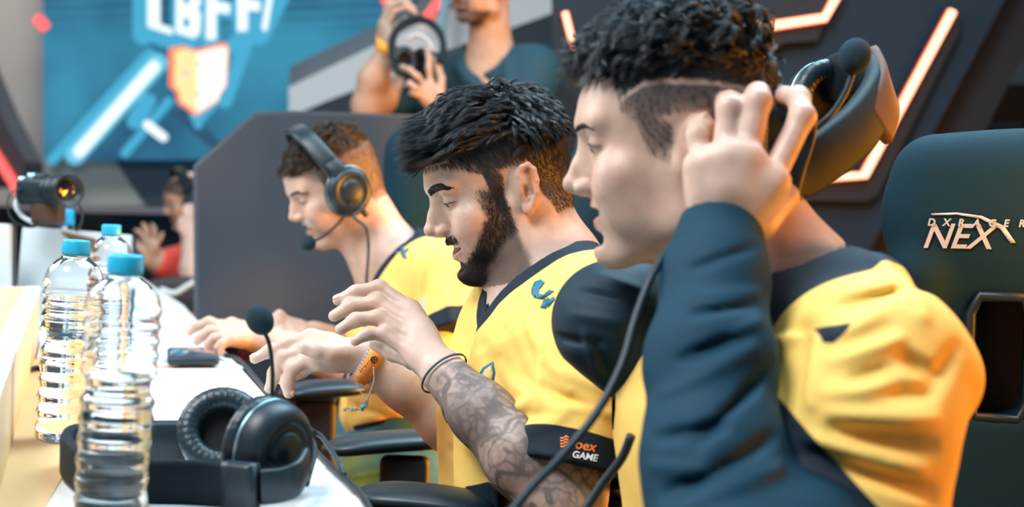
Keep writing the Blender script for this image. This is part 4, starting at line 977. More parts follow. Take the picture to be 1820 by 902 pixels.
e_cy, e_lc, e_wh, e_bl, e_dk = E_('picture_cyan', 72, 165, 200), E_('picture_light_cyan', 110, 195, 222), E_('picture_white', 235, 248, 252, 1.05), E_('picture_blue', 60, 140, 175), E_('picture_navy', 48, 82, 110)
flat('light_beam', [bar(92, 285, 265, 95, 18), bar(222, 272, 300, 180, 16), bar(240, 215, 262, 180, 30)], SD-.012, e_cy, scr)
flat('light_beam', [bar(140, 270, 274, 118, 20), bar(262, 222, 290, 244, 16)], SD-.024, e_wh, scr)
flat('light_beam', [bar(133, 276, 280, 112, 34)], SD-.014, e_lc, scr)
flat('light_beam', [[(395, 282), (300, 200), (330, 190), (420, 282)]], SD-.010, e_dk, scr)
halo = [bar(254, -30, 254, 62, 36), bar(254, 50, 300, 68, 36), bar(330, -30, 330, 66, 52), bar(372, -20, 372, 68, 36), bar(372, 8, 410, 20, 30), bar(432, -30, 432, 52, 36), bar(440, 0, 470, 4, 30), bar(500, -20, 460, 60, 40), bar(460, 40, 420, 80, 34), bar(440, 70, 400, 180, 24), bar(400, 150, 352, 205, 30), bar(345, 190, 352, 222, 16)]
flat('letter_glow', halo, SD-.016, e_cy, scr)
flat('lettering', [[(262, -60), (284, -60), (284, 42), (306, 50), (306, 62), (262, 48)], [(314, -60), (356, -60), (356, 8), (350, 16), (357, 24), (355, 58), (344, 68), (312, 58)],
    [(368, -60), (384, -60), (384, 2), (408, 6), (408, 24), (384, 22), (384, 70), (366, 70)], [(420, -60), (438, -60), (438, -2), (462, 2), (462, 20), (440, 18), (440, 54), (422, 56)], bar(482, -20, 470, 50, 10)], SD-.030, e_wh, scr)
for q in (bar(331, -8, 331, 2, 10), bar(331, 36, 331, 44, 10)): flat('letter_counter', [q], SD-.042, e_bl, scr)
sh = [(308, 90), (330, 85), (350, 92), (372, 87), (400, 80), (406, 88), (402, 152), (392, 165), (388, 178), (352, 202), (322, 180), (320, 164), (308, 152)]
flat('emblem_glow', [[(350+(x-354)*1.09, 142+(y-142)*1.08) for x, y in sh]], SD-.020, E_('picture_red', 255, 140, 105), scr)
flat('emblem', [[(350, 93), (350, 201), (322, 180), (320, 164), (310, 152), (311, 91), (330, 87)]], SD-.036, E_('picture_gold', 255, 222, 160, 1.05), scr)
flat('emblem', [[(350, 93), (372, 88), (399, 82), (404, 89), (400, 152), (391, 164), (387, 177), (350, 201)]], SD-.036, E_('picture_cream', 255, 246, 232, 1.1), scr)
e_gr = E_('picture_grey', 190, 190, 200)
for q in (bar(330, 129, 331, 132, 9), bar(354, 112, 355, 115, 7), bar(352, 165, 353, 168, 8), bar(377, 127, 378, 129, 7)): flat('emblem_dot', [q], SD-.048, e_gr, scr)
# beams and panels on the right ---------------------------------------
slab('trim_6', [(516, 118), (690, 36), (740, 10), (760, -60), (900, -60), (740, 48), (513, 158)], 7.2, .3, M['grey'])
slab('trim_7', [(513, 155), (740, 45), (960, -60), (1180, -60), (1040, 2), (892, 56), (706, 131), (580, 180), (513, 208)], 7.0, .35, M['white_panel'])
slab('trim_8', [(787, -40), (805, -40), (789, 66), (775, 60)], 6.6, .08, mat('pale_blue_bar', (.36, .62, .72, 1), .5))
slab('trim_9', [(500, 212), (580, 184), (706, 135), (892, 60), (1040, 6), (1180, -60), (1340, -60), (1340, 700), (500, 700)], 6.8, .3, mat('slate_blue_panel', (.028, .048, .066, 1), .6, vary=.1, vscale=2))
slab('trim_14', [(985, -120), (1845, -120), (1788, -4), (1550, 438), (1430, 660), (985, 700)], 4.6, .3, M['slate'])
slab('trim_10', [(1845, -120), (1960, -120), (1840, 60), (1600, 520), (1430, 700), (1430, 660), (1550, 438), (1788, -4)], 4.7, .3, M['slate_dark'])
slab('strip_shade_1', [(1300, 128), (1395, 76), (1452, 72), (1512, -60), (1380, -60), (1300, 40)], 4.56, .05, M['slate_dark'])  # dark slab stands for the shadow beside the top light strip
slab('strip_shade_2', [(1425, 310), (1525, 304), (1680, 12), (1706, 22), (1704, 58), (1560, 345), (1540, 358), (1400, 356)], 4.56, .05, M['slate_dark'])  # dark slab stands for the shadow along the long angled strip
# led strips
def strip(pts, d, r, cat_label, core=True, group=None):
    a = empty('led_strip', P(*pts[0], d), cat_label, 'light strip', group)
    pp = [P(x, y, d) for x, y in pts]
    MB().tube(pp, r, 4, up=UPV if False else None).build('channel', M['strip_edge'], a, False)
    MB().tube([p-FWD*r*.45 for p in pp], r*.78, 8, flat=1).build('diffuser', M['strip_core'] if core else M['strip_salmon'], a)
M['strip_edge'] = emis('strip_red', (1.0, .09, .05, 1), 1.2); M['strip_core'] = emis('strip_hot', (1.0, .50, .30, 1), 2.6); M['strip_salmon'] = emis('strip_salmon', (1.0, .13, .13, 1), 1.5)
strip([(66, 32), (82, 50)], 8.955, .037, 'short salmon light strip at the edge of the big screen', False)
strip([(-20, 256), (44, 356)], 7.475, .028, 'slanted salmon light strip on the charcoal panel behind the photo camera', False)
strip([(89, 353), (97, 364)], 9.18, .026, 'tiny salmon light strip just under the photo camera body', False)
strip([(798, -22), (757, 33)], 6.975, .024, 'salmon light strip slanting beside the standing man', False)
strip([(705, -12), (680, 6)], 7.18, .018, 'salmon light strip above the raised hand of the standing man', False)
strip([(687, 234), (679, 262)], 6.785, .019, 'short upright salmon light strip below the standing man\'s elbow', False)
strip([(1004, 22), (1016, 70), (1043, 128)], 4.59, .012, 'bent light strip next to the hair of the man nearest the lens')
strip([(1005, 296), (1003, 340)], 4.593, .008, 'sliver of red light strip behind the nose of the nearest man', False)
strip([(1372, 46), (1465, 32), (1494, -20)], 4.548, .0165, 'bent glowing light strip at the top edge over the nearest man\'s hair')
strip([(1438, 317), (1535, 312), (1692, 20)], 4.547, .0175, 'long angled glowing light strip on the slate wall above the gaming chair')
# wire fence in the black corner
fb = MB()
for i in range(8):
    fb.tube([P(1735+i*14, 215, 5.4), P(1735+i*14-60, 300, 5.4)], .003, 5); fb.tube([P(1705+i*14, 215, 5.4), P(1765+i*14, 300, 5.4)], .003, 5)
ids(fb.build('wire_fence', mat('wire_grey', (.10, .11, .13, 1), .4, .6)), 'patch of grey diamond wire mesh in the dark corner behind the gaming chair', 'fence')
slab('trim_13', [(1650, 150), (2000, 150), (2000, 700), (1500, 700)], 5.6, .1, M['slate_dark'])
# ---------------------------------------------------------------- desk
M['desk'] = mat('white_laminate', (.88, .90, .90, 1), .28, vary=.02, vscale=3)
M['wood'] = mat('warm_wood_board', (.80, .50, .24, 1), .42, vary=.10, vscale=6)
M['edge_white'] = mat('white_edge', (.86, .84, .80, 1), .4)
dk_t = empty('desk', (-.9, 2.4, 0), 'long white gaming desk running along the row of players', 'desk')
dp = [onz(790, 1062, DESKZ), onz(655, 902, DESKZ), onz(327, 543, DESKZ), onz(240, 487, DESKZ), onz(60, 487, DESKZ), None, None]
_z = DESKZ+.105; _a, _b = onz(70, 511, _z), onz(-2, 695, _z); _d = nrm(_b-_a); _o = nrm(np.cross(_d, (0, 0, 1))); _o = -_o if _o[0] < 0 else _o
dp[5] = (_a+_o*.002)*[1, 1, 0]+[0, 0, DESKZ]; dp[6] = (_a+_d*1.9+_o*.002)*[1, 1, 0]+[0, 0, DESKZ]
o = MB().prism([p-np.array([0, 0, .03]) for p in dp], (0, 0, .03)).build('tabletop', M['desk'], dk_t, False)
bv = o.modifiers.new('b', 'BEVEL'); bv.width = .003; bv.segments = 2
for (x, y) in ((-.75, 2.7), (-.55, 1.5), (-1.3, 4.0)): MB().box((x, y, .355), (.05, .5, .71), bev=.008).build('leg', M['edge_white'], dk_t)
# raised wooden privacy board along the far side of the desk
bz = DESKZ+.105
a0, a1 = onz(70, 511, bz), onz(-2, 695, bz); dirb = nrm(a1-a0); a1 = a0+dirb*1.9; out = nrm(np.cross(dirb, (0, 0, 1))); out = out if out[0] < 0 else -out
bd = empty('desk_screen', a0*[1, 1, 0], 'raised warm wooden board along the far side of the desk behind the bottles', 'board')
MB().prism([a0, a1, a1*[1, 1, 0]+[0, 0, DESKZ], a0*[1, 1, 0]+[0, 0, DESKZ]], out*.022).build('front_board', M['wood'], bd, False)
MB().prism([a0+out*.022, a1+out*.022, a1+out*.36, a0+out*.36], (0, 0, -.02)).build('shelf', M['wood'], bd, False)
MB().prism([a0-out*.002+[0, 0, .0015], a1-out*.002+[0, 0, .0015], a1+out*.024+[0, 0, .0015], a0+out*.024+[0, 0, .0015]], (0, 0, -.006)).build('edge_band', M['edge_white'], bd, False)
MB().prism([a0+out*.34+[0, 0, -.02], a1+out*.34+[0, 0, -.02], (a1+out*.34)*[1, 1, 0], (a0+out*.34)*[1, 1, 0]], out*.02).build('rear_board', M['wood'], bd, False)
MB().prism([a0+out*.0, a0+out*.36, (a0+out*.36)*[1, 1, 0]+[0, 0, .0], a0*[1, 1, 0]+[0, 0, DESKZ-.02]], -dirb*.012).build('end_board', M['edge_white'], bd, False)
# thin warm-toned patch on the desk beside the board
MB().prism([onz(x, y, DESKZ+.0016) for x, y in ((62, 640), (128, 600), (150, 780), (78, 905), (60, 1050), (-70, 1050), (-60, 700))], (0, 0, -.003)).build('warm_desk_patch', M['wood'], dk_t, False)
# partition
M['partition'] = mat('grey_gloss_partition', (.045, .055, .070, 1), .24, spec=.6, vary=.12, vscale=2.5)
pz = 3.35
pt = empty('desk_partition', P(500, 620, pz), 'tall grey glossy desk partition with a clipped corner behind the left player', 'partition')
MB().prism([P(x, y, pz) for x, y in ((352, 605), (351, 296), (455, 205), (522, 203), (860, 214), (860, 640))], FWD*.03).build('panel', M['partition'], pt, False)
MB().tube([P(x, y, pz+.015) for x, y in ((351, 605), (350, 296), (455, 204), (522, 202), (860, 213))], .009, 4).build('edging', mat('partition_edge', (.07, .08, .10, 1), .5), pt, False)
# ---------------------------------------------------------------- monitors
M['mon'] = mat('white_monitor_shell', (.62, .72, .76, 1), .38, coat=.2); M['mon_side'] = mat('monitor_side_dark', (.03, .04, .06, 1), .5); M['brown'] = mat('brown_mark', (.22, .11, .06, 1), .5)
def rpoly(pts, r=6, n=4):
    out = []
    for i in range(len(pts)):
        p = np.array(pts[i], float); a = np.array(pts[i-1], float)-p; b = np.array(pts[(i+1) % len(pts)], float)-p
        a = p+a/np.linalg.norm(a)*r; b = p+b/np.linalg.norm(b)*r
        for k in range(n+1):
            t = k/n; out.append(tuple((1-t)**2*a+2*t*(1-t)*p+t*t*b))
    return out
def monitor(poly, d, label, mark=None):
    t = empty('monitor', P(sum(p[0] for p in poly)/4, max(p[1] for p in poly), d), label, 'monitor', None)
    MB().prism([P(x, y, d) for x, y in rpoly(poly)], FWD*.02).build('back_shell', M['mon'], t, False)
    MB().prism([P(x+5, y, d+.02) for x, y in rpoly(poly)], FWD*.03).build('bezel', M['mon_side'], t, False)
    if mark: MB().prism([P(x, y, d-.002) for x, y in mark], FWD*.002).build('mark', M['brown'], t, False)
    cx = sum(p[0] for p in poly)/4; b = P(cx, max(p[1] for p in poly)-40, d+.03)
    MB().box(((b[0]), b[1]+.02, (b[2]+DESKZ)/2+.004), (.05, .02, max(.04, b[2]-DESKZ-.01)), bev=.006).build('stand', M['mon'], t)
    MB().box((b[0], b[1]+.02, DESKZ+.0065), (.2, .14, .012), bev=.005).build('foot', M['mon'], t)
monitor([(40, 402), (231, 418), (228, 590), (24, 590)], 2.95, 'white monitor back with a brown mark, standing behind the water bottles', [(108, 412), (146, 420), (168, 424), (178, 440), (158, 460), (150, 458), (120, 424)])
monitor([(-150, 392), (16, 398), (14, 585), (-160, 585)], 2.8, 'pale monitor cut off by the left edge of the photo')

# ================================================================ bottles
M['pet'] = mat('clear_plastic', (1, 1, 1, 1), .03, trans=1.0, ior=1.22, spec=.5)
M['water'] = mat('water', (.93, .98, 1, 1), .0, trans=1.0, ior=1.33)
M['cap'] = mat('cyan_cap', (.012, .36, .60, 1), .4)
def bottle(base, H, label, ax=(0, 0, 1), level=.5):
    k = H/.225; t = empty('water_bottle', base, label, 'bottle', 'blue-capped water bottles on the desk')
    prof = [(.004, .004), (.022, .0), (.029, .002), (.0315, .008), (.0315, .016)]
    z = .018
    for i in range(5): prof += [(.0318, z), (.0300, z+.006), (.0302, z+.009), (.0318, z+.015)]; z += .0175
    prof += [(.0285, .108), (.0270, .114), (.0285, .121), (.0325, .128)]; z = .130
    for i in range(4): prof += [(.0330, z), (.0312, z+.005), (.0314, z+.008), (.0330, z+.012)]; z += .0125
    prof += [(.0325, .184), (.0290, .195), (.021, .204), (.0140, .209), (.0128, .212), (.0128, .222)]
    prof = [(r*k, h*k) for r, h in prof]
    prof = [tuple(q) for q in spline([np.array(q) for q in prof], 2)]
    inner = [(max(r-.0006, .0005), h+.0006) for r, h in prof]
    m = MB().lathe(base, ax, prof+inner[::-1], 36)
    m.build('bottle_body', M['pet'], t)
    wi = [(max(r-.0011, .0005), h+.0011) for r, h in prof if h < H*level]; wi += [(wi[-1][0], H*level), (.0003, H*level)]
    MB().lathe(base, ax, [(.0003, wi[0][1])]+wi, 36).build('water', M['water'], t)
    cp = []; c0 = .2125*k
    mb = MB(); n = 60; u, v, w = basis(ax, (0, 1, 0)); vs = []; fs = []
    pr = [(.0128, c0-.001), (.0148, c0-.001), (.0150, c0+.002), (.0148, c0+.0145), (.0138, c0+.0165), (.0003, c0+.0168)]
    for r, h in pr:
        for i in range(n):
            a = 2*math.pi*i/n; rr = (r*k+(.0004 if i % 2 else 0)*(r > .0145)); vs.append(np.asarray(base)+w*h+(u*math.cos(a)+v*math.sin(a))*rr)
    for j in range(len(pr)-1):
        for i in range(n): q = (i+1) % n; fs.append((j*n+i, j*n+q, (j+1)*n+q, (j+1)*n+i))
    mb.add(vs, fs).build('cap', M['cap'], t)
    MB().lathe(base, ax, [(.0128*k, c0-.006), (.0156*k, c0-.006), (.0156*k, c0-.003), (.0128*k, c0-.003)], 30).build('neck_ring', M['cap'] if False else M['pet'], t)
bottle(onz(196, 925, DESKZ)+[0, 0, .001], .235, 'blue-capped water bottle nearest the lens, largest of three', (.045, .0, 1), .55)
bottle(onz(112, 785, DESKZ)+[0, 0, .001], .232, 'blue-capped water bottle in the middle, left of the nearest one', (.055, .0, 1), .72)
bottle(onz(192, 655, DESKZ)+[0, 0, .001], .232, 'blue-capped water bottle farthest back, right before the white monitor', (.01, 0, 1), .7)
# ================================================================ headsets
M['black'] = mat('black_plastic', (.006, .018, .027, 1), .42); M['leather'] = mat('black_leatherette', (.010, .024, .034, 1), .34, bump=.5, bscale=500); M['foam'] = mat('foam_windscreen', (.006, .03, .045, 1), .95, bump=1.0, bscale=1500)
M['matte'] = mat('matte_black', (.005, .014, .021, 1), .65, spec=.25); M['inner'] = mat('ear_cloth', (.004, .006, .009, 1), .95); M['rubber'] = mat('cable_rubber', (.010, .024, .034, 1), .5); M['steel'] = mat('steel_slider', (.25, .42, .5, 1), .3, .8)
def tor(mb, c, ax, R, r, n=40, m=14, flat=1.0, wr=0.0, ell=1.0, upv=(0, 0, 1)):
    u, v, w = basis(ax, upv); vs = []; fs = []
    for i in range(n):
        a = 2*math.pi*i/n; rr = r*(1+wr*math.sin(a*31)*.5)
        for k in range(m):
            b = 2*math.pi*k/m; vs.append(np.asarray(c)+(u*math.cos(a)+v*math.sin(a)*ell)*(R+rr*math.cos(b))+w*rr*flat*math.sin(b))
    for i in range(n):
        for k in range(m): fs.append((i*m+k, ((i+1) % n)*m+k, ((i+1) % n)*m+(k+1) % m, i*m+(k+1) % m))
    return mb.add(vs, fs)
def earcup(par, c, ax, R, ell=1.08, side=1):
    """ax points from the shell to the pad"""
    c = np.asarray(c); ax = nrm(ax)
    u, v, w = basis(ax)
    def L(prof, name, m, n=48):
        vs = []; fs = []
        for r, h in prof:
            for i in range(n):
                a = 2*math.pi*i/n; vs.append(c+w*h*R+(u*math.cos(a)+v*math.sin(a)*ell)*max(r, .004)*R)
        for j in range(len(prof)-1):
            for i in range(n): q = (i+1) % n; fs.append((j*n+i, j*n+q, (j+1)*n+q, (j+1)*n+i))
        return MB().add(vs, fs).build(name, m, par)
    sh_ = L([(0, -.62), (.35, -.62), (.42, -.58), (.46, -.50), (.60, -.50), (.64, -.56), (.78, -.52), (.92, -.36), (.98, -.12), (.98, .05), (.90, .07)], 'cup_shell', M['black'])
    L([(.96, -.04), (1.0, -.03), (1.0, .03), (.96, .04)], 'trim_ring', M['steel'])
    p = MB(); tor(p, c+w*.26*R, w, R*.76, R*.26, 120, 14, .9, .035, ell); p.build('ear_pad', M['leather'], par)
    L([(0, .08), (.6, .10), (.62, .3)], 'ear_cloth', M['inner'])
    return sh_
def boom(par, pts, r=.0016, ball=.012, name='microphone', bc=None):
    t = spline(pts, 8); m = MB().tube(t, r, 8).build('microphone_arm', M['black'], par)
    e = np.asarray(t[-1]) if bc is None else bc; d = nrm(t[-1]-t[-3]); u, v, w = basis(d)
    MB().ball(e, (ball*.95, ball*.95, ball*1.15), 24, ax=[u, v, w]).build('foam_windscreen', M['foam'], par)
def band(par, pts, w, th, wdir, pad=True):
    t = spline(pts, 8); vs = []; 
    MB().tube(t, [w]*len(t), 12, flat=th/w, up=wdir).build('headband', M['matte'], par)
# near headset lying on the desk
hs1 = empty('headset', onz(460, 890, DESKZ), 'black padded headset lying on the desk with its microphone arm standing up', 'headset')
nearc = P(478, 800, 1.385); farc = P(396, 771, 1.50)
earcup(hs1, farc, nrm(-FWD*.78+RGT*.12+UPV*.38), .046, 1.0)
earcup(hs1, nearc, nrm(FWD*.55-RGT*.78+UPV*.12), .047, 1.08)
zb_ = DESKZ+.024
B0 = [nearc+[.004, -.03, -.012], onz(455, 868, zb_), onz(400, 862, zb_), onz(320, 858, zb_), onz(240, 856, zb_), onz(165, 846, zb_), onz(120, 815, zb_), onz(130, 792, zb_), onz(190, 785, zb_), onz(260, 786, zb_), onz(330, 785, zb_), farc+[.0, .03, -.012]]
t = spline(B0, 8); MB().tube(t, .0175, 12, flat=.22, up=(0, 0, 1)).build('headband', M['matte'], hs1) if False else None
def ribbon(name, pts, hw, th, m, par, n=8, updir=(0, 0, 1)):
    t = spline(pts, n); vs = []; fs = []; K = len(t)
    for i, p in enumerate(t):
        w = nrm(t[min(i+1, K-1)]-t[max(i-1, 0)]); U = nrm(np.asarray(updir, float)); s = nrm(np.cross(w, U)); U = np.cross(s, w)
        for a, b in ((1, .6), (.8, 1), (-.8, 1), (-1, .6), (-1, -.6), (-.8, -1), (.8, -1), (1, -.6)): vs.append(p+U*hw*a+s*th*b)
    for i in range(K-1):
        for k in range(8): q = (k+1) % 8; fs.append((i*8+k, i*8+q, i*8+8+q, i*8+8+k))
    fs += [tuple(range(8)), tuple(range((K-1)*8, K*8))]
    return MB().add(vs, fs).build(name, m, par)
ribbon('headband', B0[1:-1], .021, .0065, M['matte'], hs1)
ribbon('slider', [B0[1], B0[2]], .0225, .009, M['black'], hs1, 4); ribbon('slider', [B0[9], B0[10]], .0225, .008, M['black'], hs1, 4)
ribbon('yoke', [onz(462, 866, zb_), P(500, 862, 1.33), P(528, 850, 1.34), P(545, 822, 1.37)], .016, .004, M['black'], hs1)
ribbon('yoke', [onz(330, 784, zb_), P(352, 790, 1.53), P(372, 780, 1.545)], .016, .004, M['black'], hs1)
boom(hs1, [P(484, 735, 1.40), P(484, 700, 1.40), P(484, 655, 1.40), P(478, 610, 1.40), P(466, 585, 1.40)], .0022, .0140, bc=P(462, 569, 1.40))
MB().tube(spline([P(545, 862, 1.36), P(560, 800, 1.45), P(548, 772, 1.50), P(570, 775, 1.52), P(600, 820, 1.42), P(612, 845, 1.40)], 8), .0028, 8).build('cable', M['rubber'], hs1)
MB().tube([P(536, 762, 1.52), P(558, 772, 1.515)], .0052, 10).build('plug', M['rubber'], hs1)
# left player's headset
hs2 = empty('headset', P(607, 335, 2.72), 'black headset with microphone worn by the grinning player on the left', 'headset')
e1 = HLf.w((.1, 9.6, .1)); Lx = HLf.R[:, 1]; earcup(hs2, e1, -Lx+HLf.R[:, 0]*.05, .044, 1.12); e2 = HLf.w((.1, -9.6, .1)); earcup(hs2, e2, Lx, .044, 1.12)
ribbon('headband', [HLf.w(q) for q in ((.6, 9.9, 3.6), (1.6, 9.5, 7.5), (2.8, 7.0, 12.4), (3.2, 3.5, 14.6), (3.3, 0, 15.0), (3.2, -3.5, 14.6), (2.8, -7.0, 12.4), (1.6, -9.5, 7.5), (.6, -9.9, 3.6))], .018, .0055, M['leather'], hs2, 8, HLf.R[:, 0])
ribbon('yoke', [HLf.w(q) for q in ((.3, 11.5, 2.0), (.6, 11.0, 5.0), (1.2, 10.1, 7.0))], .014, .004, M['black'], hs2, 6, HLf.R[:, 0])
boom(hs2, [HLf.w((1.0, 12.0, -1.8)), HLf.w((4.0, 11.0, -4.2)), HLf.w((8.0, 8.5, -6.0)), HLf.w((11.0, 5.2, -6.6))], .0028, .0140)
MB().tube(spline([HLf.w((-.5, 11.5, -4.0)), P(628, 385, 2.62), P(650, 405, 2.60), P(655, 440, 2.60), P(652, 500, 2.58), P(655, 560, 2.60), P(625, 640, 2.50), P(600, 700, 2.50), P(580, 750, 2.48)], 8), .0030, 8).build('cable', M['rubber'], hs2)
MB().tube([HLf.w((-.2, 11.4, -3.3)), HLf.w((-.9, 11.6, -5.6))], .006, 10).build('plug', M['black'], hs2)
# right player's headset
hs3 = empty('headset', P(1370, 240, 1.34), 'black headset with foam-tipped microphone held behind the head of the nearest man', 'headset')
earcup(hs3, P(1352, 236, 1.335), FWD*.9-RGT*.35, .044, 1.15); earcup(hs3, P(1462, 185, 1.60), -FWD*.8+RGT*.3, .044, 1.1)
ribbon('headband', [P(1392, 300, 1.335), P(1415, 310, 1.35), P(1470, 275, 1.38), P(1530, 222, 1.43), P(1562, 165, 1.49), P(1545, 128, 1.54), P(1505, 130, 1.58), P(1470, 150, 1.60)], .025, .009, M['matte'], hs3, 8, nrm(UPV+RGT*-.3))
ribbon('yoke', [P(1400, 345, 1.30), P(1412, 300, 1.30), P(1430, 240, 1.31), P(1432, 200, 1.31)], .010, .004, M['black'], hs3, 8, nrm(RGT))
ribbon('headband_strip', [P(1560, 225, 1.45), P(1578, 165, 1.49), P(1560, 115, 1.54)], .024, .006, mat('warm_lit_tan', (.10, .05, .03, 1), .7), hs3, 8, nrm(UPV+RGT*-.3))  # tan strip: warm light on the headband, put into the colour
boom(hs3, [P(1450, 228, 1.36), P(1480, 200, 1.36), P(1502, 165, 1.37), P(1515, 130, 1.38)], .0032, .0165, bc=P(1519, 100, 1.38))
MB().tube(spline([P(1385, 330, 1.30), P(1300, 410, 1.34), P(1205, 432, 1.24), P(1165, 480, 1.20), P(1132, 560, 1.18), P(1105, 650, 1.16), P(1060, 735, 1.14), P(1000, 810, 1.12), P(950, 862, 1.10), P(905, 915, 1.08)], 8), .0036, 10).build('cable', M['rubber'], hs3)
# cables
def cable(pts, r, label, name='cable', m=None, g=None): return ids(MB().tube(spline(pts, 8), r, 8).build(name, m or M['rubber']), label, 'cable', g)
cable([onz(400, 632, DESKZ+.004), onz(425, 640, DESKZ+.004), onz(462, 682, DESKZ+.004), onz(500, 728, DESKZ+.004), onz(545, 785, DESKZ+.004), onz(590, 832, DESKZ+.004), onz(635, 872, DESKZ+.004), onz(662, 915, DESKZ+.004)], .0035, 'thick black cable following the players\' edge of the white desk')
cable([P(1122, 775, 1.33), P(1105, 815, 1.34), P(1070, 862, 1.35), P(1035, 915, 1.35)], .0045, 'black cable hanging in front of the bearded man\'s sleeve cuff')
M['white_cable'] = mat('white_cable', (.7, .74, .76, 1), .5)
cable([onz(385, 628, DESKZ+.003), onz(352, 622, DESKZ+.003), onz(400, 640, DESKZ+.003), onz(430, 655, DESKZ+.003)], .0026, 'short white cable beside the dark phone', m=M['white_cable'])
cable([onz(238, 640, DESKZ+.003), onz(270, 652, DESKZ+.003), onz(320, 650, DESKZ+.003)], .002, 'thin pale wire lying on the desk left of the phone', m=mat('tan_wire', (.5, .42, .34, 1), .6))
cable([onz(-10, 672, DESKZ+.004), onz(30, 668, DESKZ+.006), onz(62, 655, DESKZ+.006), onz(80, 658, DESKZ+.005)], .004, 'dark cable end lying by the wooden board')
# phone on the desk
ph = empty('mobile_phone', onz(345, 640, DESKZ), 'dark phone lying on the white desk beside a white cable', 'phone')
pc = onz(342, 646, DESKZ)+[0, 0, .012]; ax = [nrm((1, .25, 0)), nrm((-.25, 1, 0)), (0, 0, 1.)]
MB().box(pc, (.085, .15, .014), ax, .006).build('case', M['black'], ph); MB().box(pc+[0, 0, .0072], (.076, .135, .001), ax, .0004).build('screen', mat('phone_glass', (.06, .08, .10, 1), .08, coat=.5), ph)
MB().box(pc-[0, 0, .008], (.07, .11, .006), ax, .002).build('case_back', M['brown'], ph)
# bracelets
def band_around(B, p, n, r, hw, m, name, par, th=.0012, seg=40, tilt=None, label=None, off=.001):
    """a band that lies on the skin around the point p"""
    u, v, w = basis(n); vs = []; ctr = np.asarray(p); rows = []
    for hh, oo in ((-hw, off), (-hw, off+th), (hw, off+th), (hw, off)):
        q = ctr+w*hh+np.stack([u*math.cos(2*math.pi*i/seg)*.09+v*math.sin(2*math.pi*i/seg)*.09 for i in range(seg)])
        d = (ctr+w*hh)-q; d /= np.linalg.norm(d, axis=1, keepdims=True)
        for _ in range(30):
            s = B.ev(q)-oo; q = q+d*np.clip(s, -.01, .09)[:, None]*.7
        rows.append(q)
    vs = np.concatenate(rows); fs = []
    for j in range(4):
        for i in range(seg): q_ = (i+1) % seg; k = (j+1) % 4; fs.append((j*seg+i, j*seg+q_, k*seg+q_, k*seg+i))
    o = MB().add(vs, fs).build(name, m, par); 
    if label: o['label'] = label
    return o, rows[1]
WB = Fld(); WB.chain([elR, P(800, 745, 1.92), P(720, 680, 1.90), wrR], [.042, .041, .034, .0265], .02); WB.cone(wrR, P(580, 625, 1.88), .0265, .03, .01)
dR = nrm(P(590, 615, 1.88)-P(700, 668, 1.90))
M['wristband'] = mat('orange_wristband', (.95, .30, .05, 1), .5)
_, ring = band_around(WB, P(655, 640, 1.88), dR, .03, .010, M['wristband'], 'wristband', pm, .0012, label='orange paper wristband', off=.003)
mk = MB()
fr_r = sorted(range(40), key=lambda i: (ring[i]-CP)@FWD)[:1][0]
for dx, dy, ln in ((0, 0, .006), ): 
    q = P(664, 641, 1.84); tor(mk, trace(WB, q[None], FWD, .0048)[0], -FWD, .0042, .0007, 20, 6); q2 = trace(WB, P(664, 641, 1.84)[None], FWD, .0050)[0]; mk.tube([q2-RGT*.004, q2+RGT*.004], .0006, 5); mk.tube([q2-UPV*.004, q2+UPV*.004], .0006, 5)
mk.build('emblem', M['lash'], pm)
mk = MB()
for i in range(7): q = trace(WB, np.array([P(632+i*3.2, 664-i*3.4, 1.8), P(634.5+i*3.2, 669-i*3.4-(i % 3)*1.5, 1.8)]), FWD, .0049); mk.tube(list(q), .0005, 5)
mk.build('lettering', M['lash'], pm)
M['bead_grey'] = mat('grey_bead', (.35, .40, .45, 1), .3); M['bead_blue'] = mat('blue_bead', (.05, .35, .7, 1), .3)
_, ring = band_around(WB, P(641, 634, 1.88), dR, .03, .001, M['bead_grey'], 'bead_string', pm, .0008)
bb = MB()
for i in range(0, 40): bb.ball(ring[i], .0021, 8)
bb.build('bead_bracelet', M['bead_grey'], pm)
bb = MB(); ch = spline([P(664, 655, 1.85), P(664, 680, 1.85), P(655, 705, 1.86), P(651, 722, 1.87), P(640, 728, 1.87), P(618, 727, 1.87)], 7)
for i, q in enumerate(ch): bb.ball(q, .0012, 8)
bb.build('chain', M['bead_grey'], pm)
bb = MB()
for i, (a, b) in enumerate([(644, 728), (632, 728), (625, 729), (613, 728), (650, 714)]): bb.box(P(a, b, 1.868), (.004, .004, .005), bev=.001)
bb.build('charm', M['bead_grey'], pm); MB().ball(P(645, 724, 1.865), .0035, 10).build('charm', M['bead_blue'], pm)
bb = MB(); [bb.ball(q, .0011, 8) for q in spline([P(633, 662, 1.86), P(636, 690, 1.86), P(648, 705, 1.86)], 6)]; bb.build('chain', M['bead_grey'], pm)
WL = Fld(); WL.chain([elL, P(930, 812, 1.60), P(855, 735, 1.63), wrL], [.043, .0425, .034, .0265], .02); WL.cone(wrL, P(740, 590, 1.70), .0265, .03, .01)
M['cord'] = mat('blue_grey_cord', (.03, .07, .10, 1), .6)
band_around(WL, P(790, 664, 1.665), nrm(P(740, 590, 1.70)-P(860, 740, 1.63)), .03, .0012, M['cord'], 'cord_bracelet', pm, .0016, label='thin blue-grey cord bracelet')
MB().tube(spline([P(789, 700, 1.63), P(787, 730, 1.63), P(796, 752, 1.63)], 5), .0014, 6).build('cord_end', M['cord'], pm)
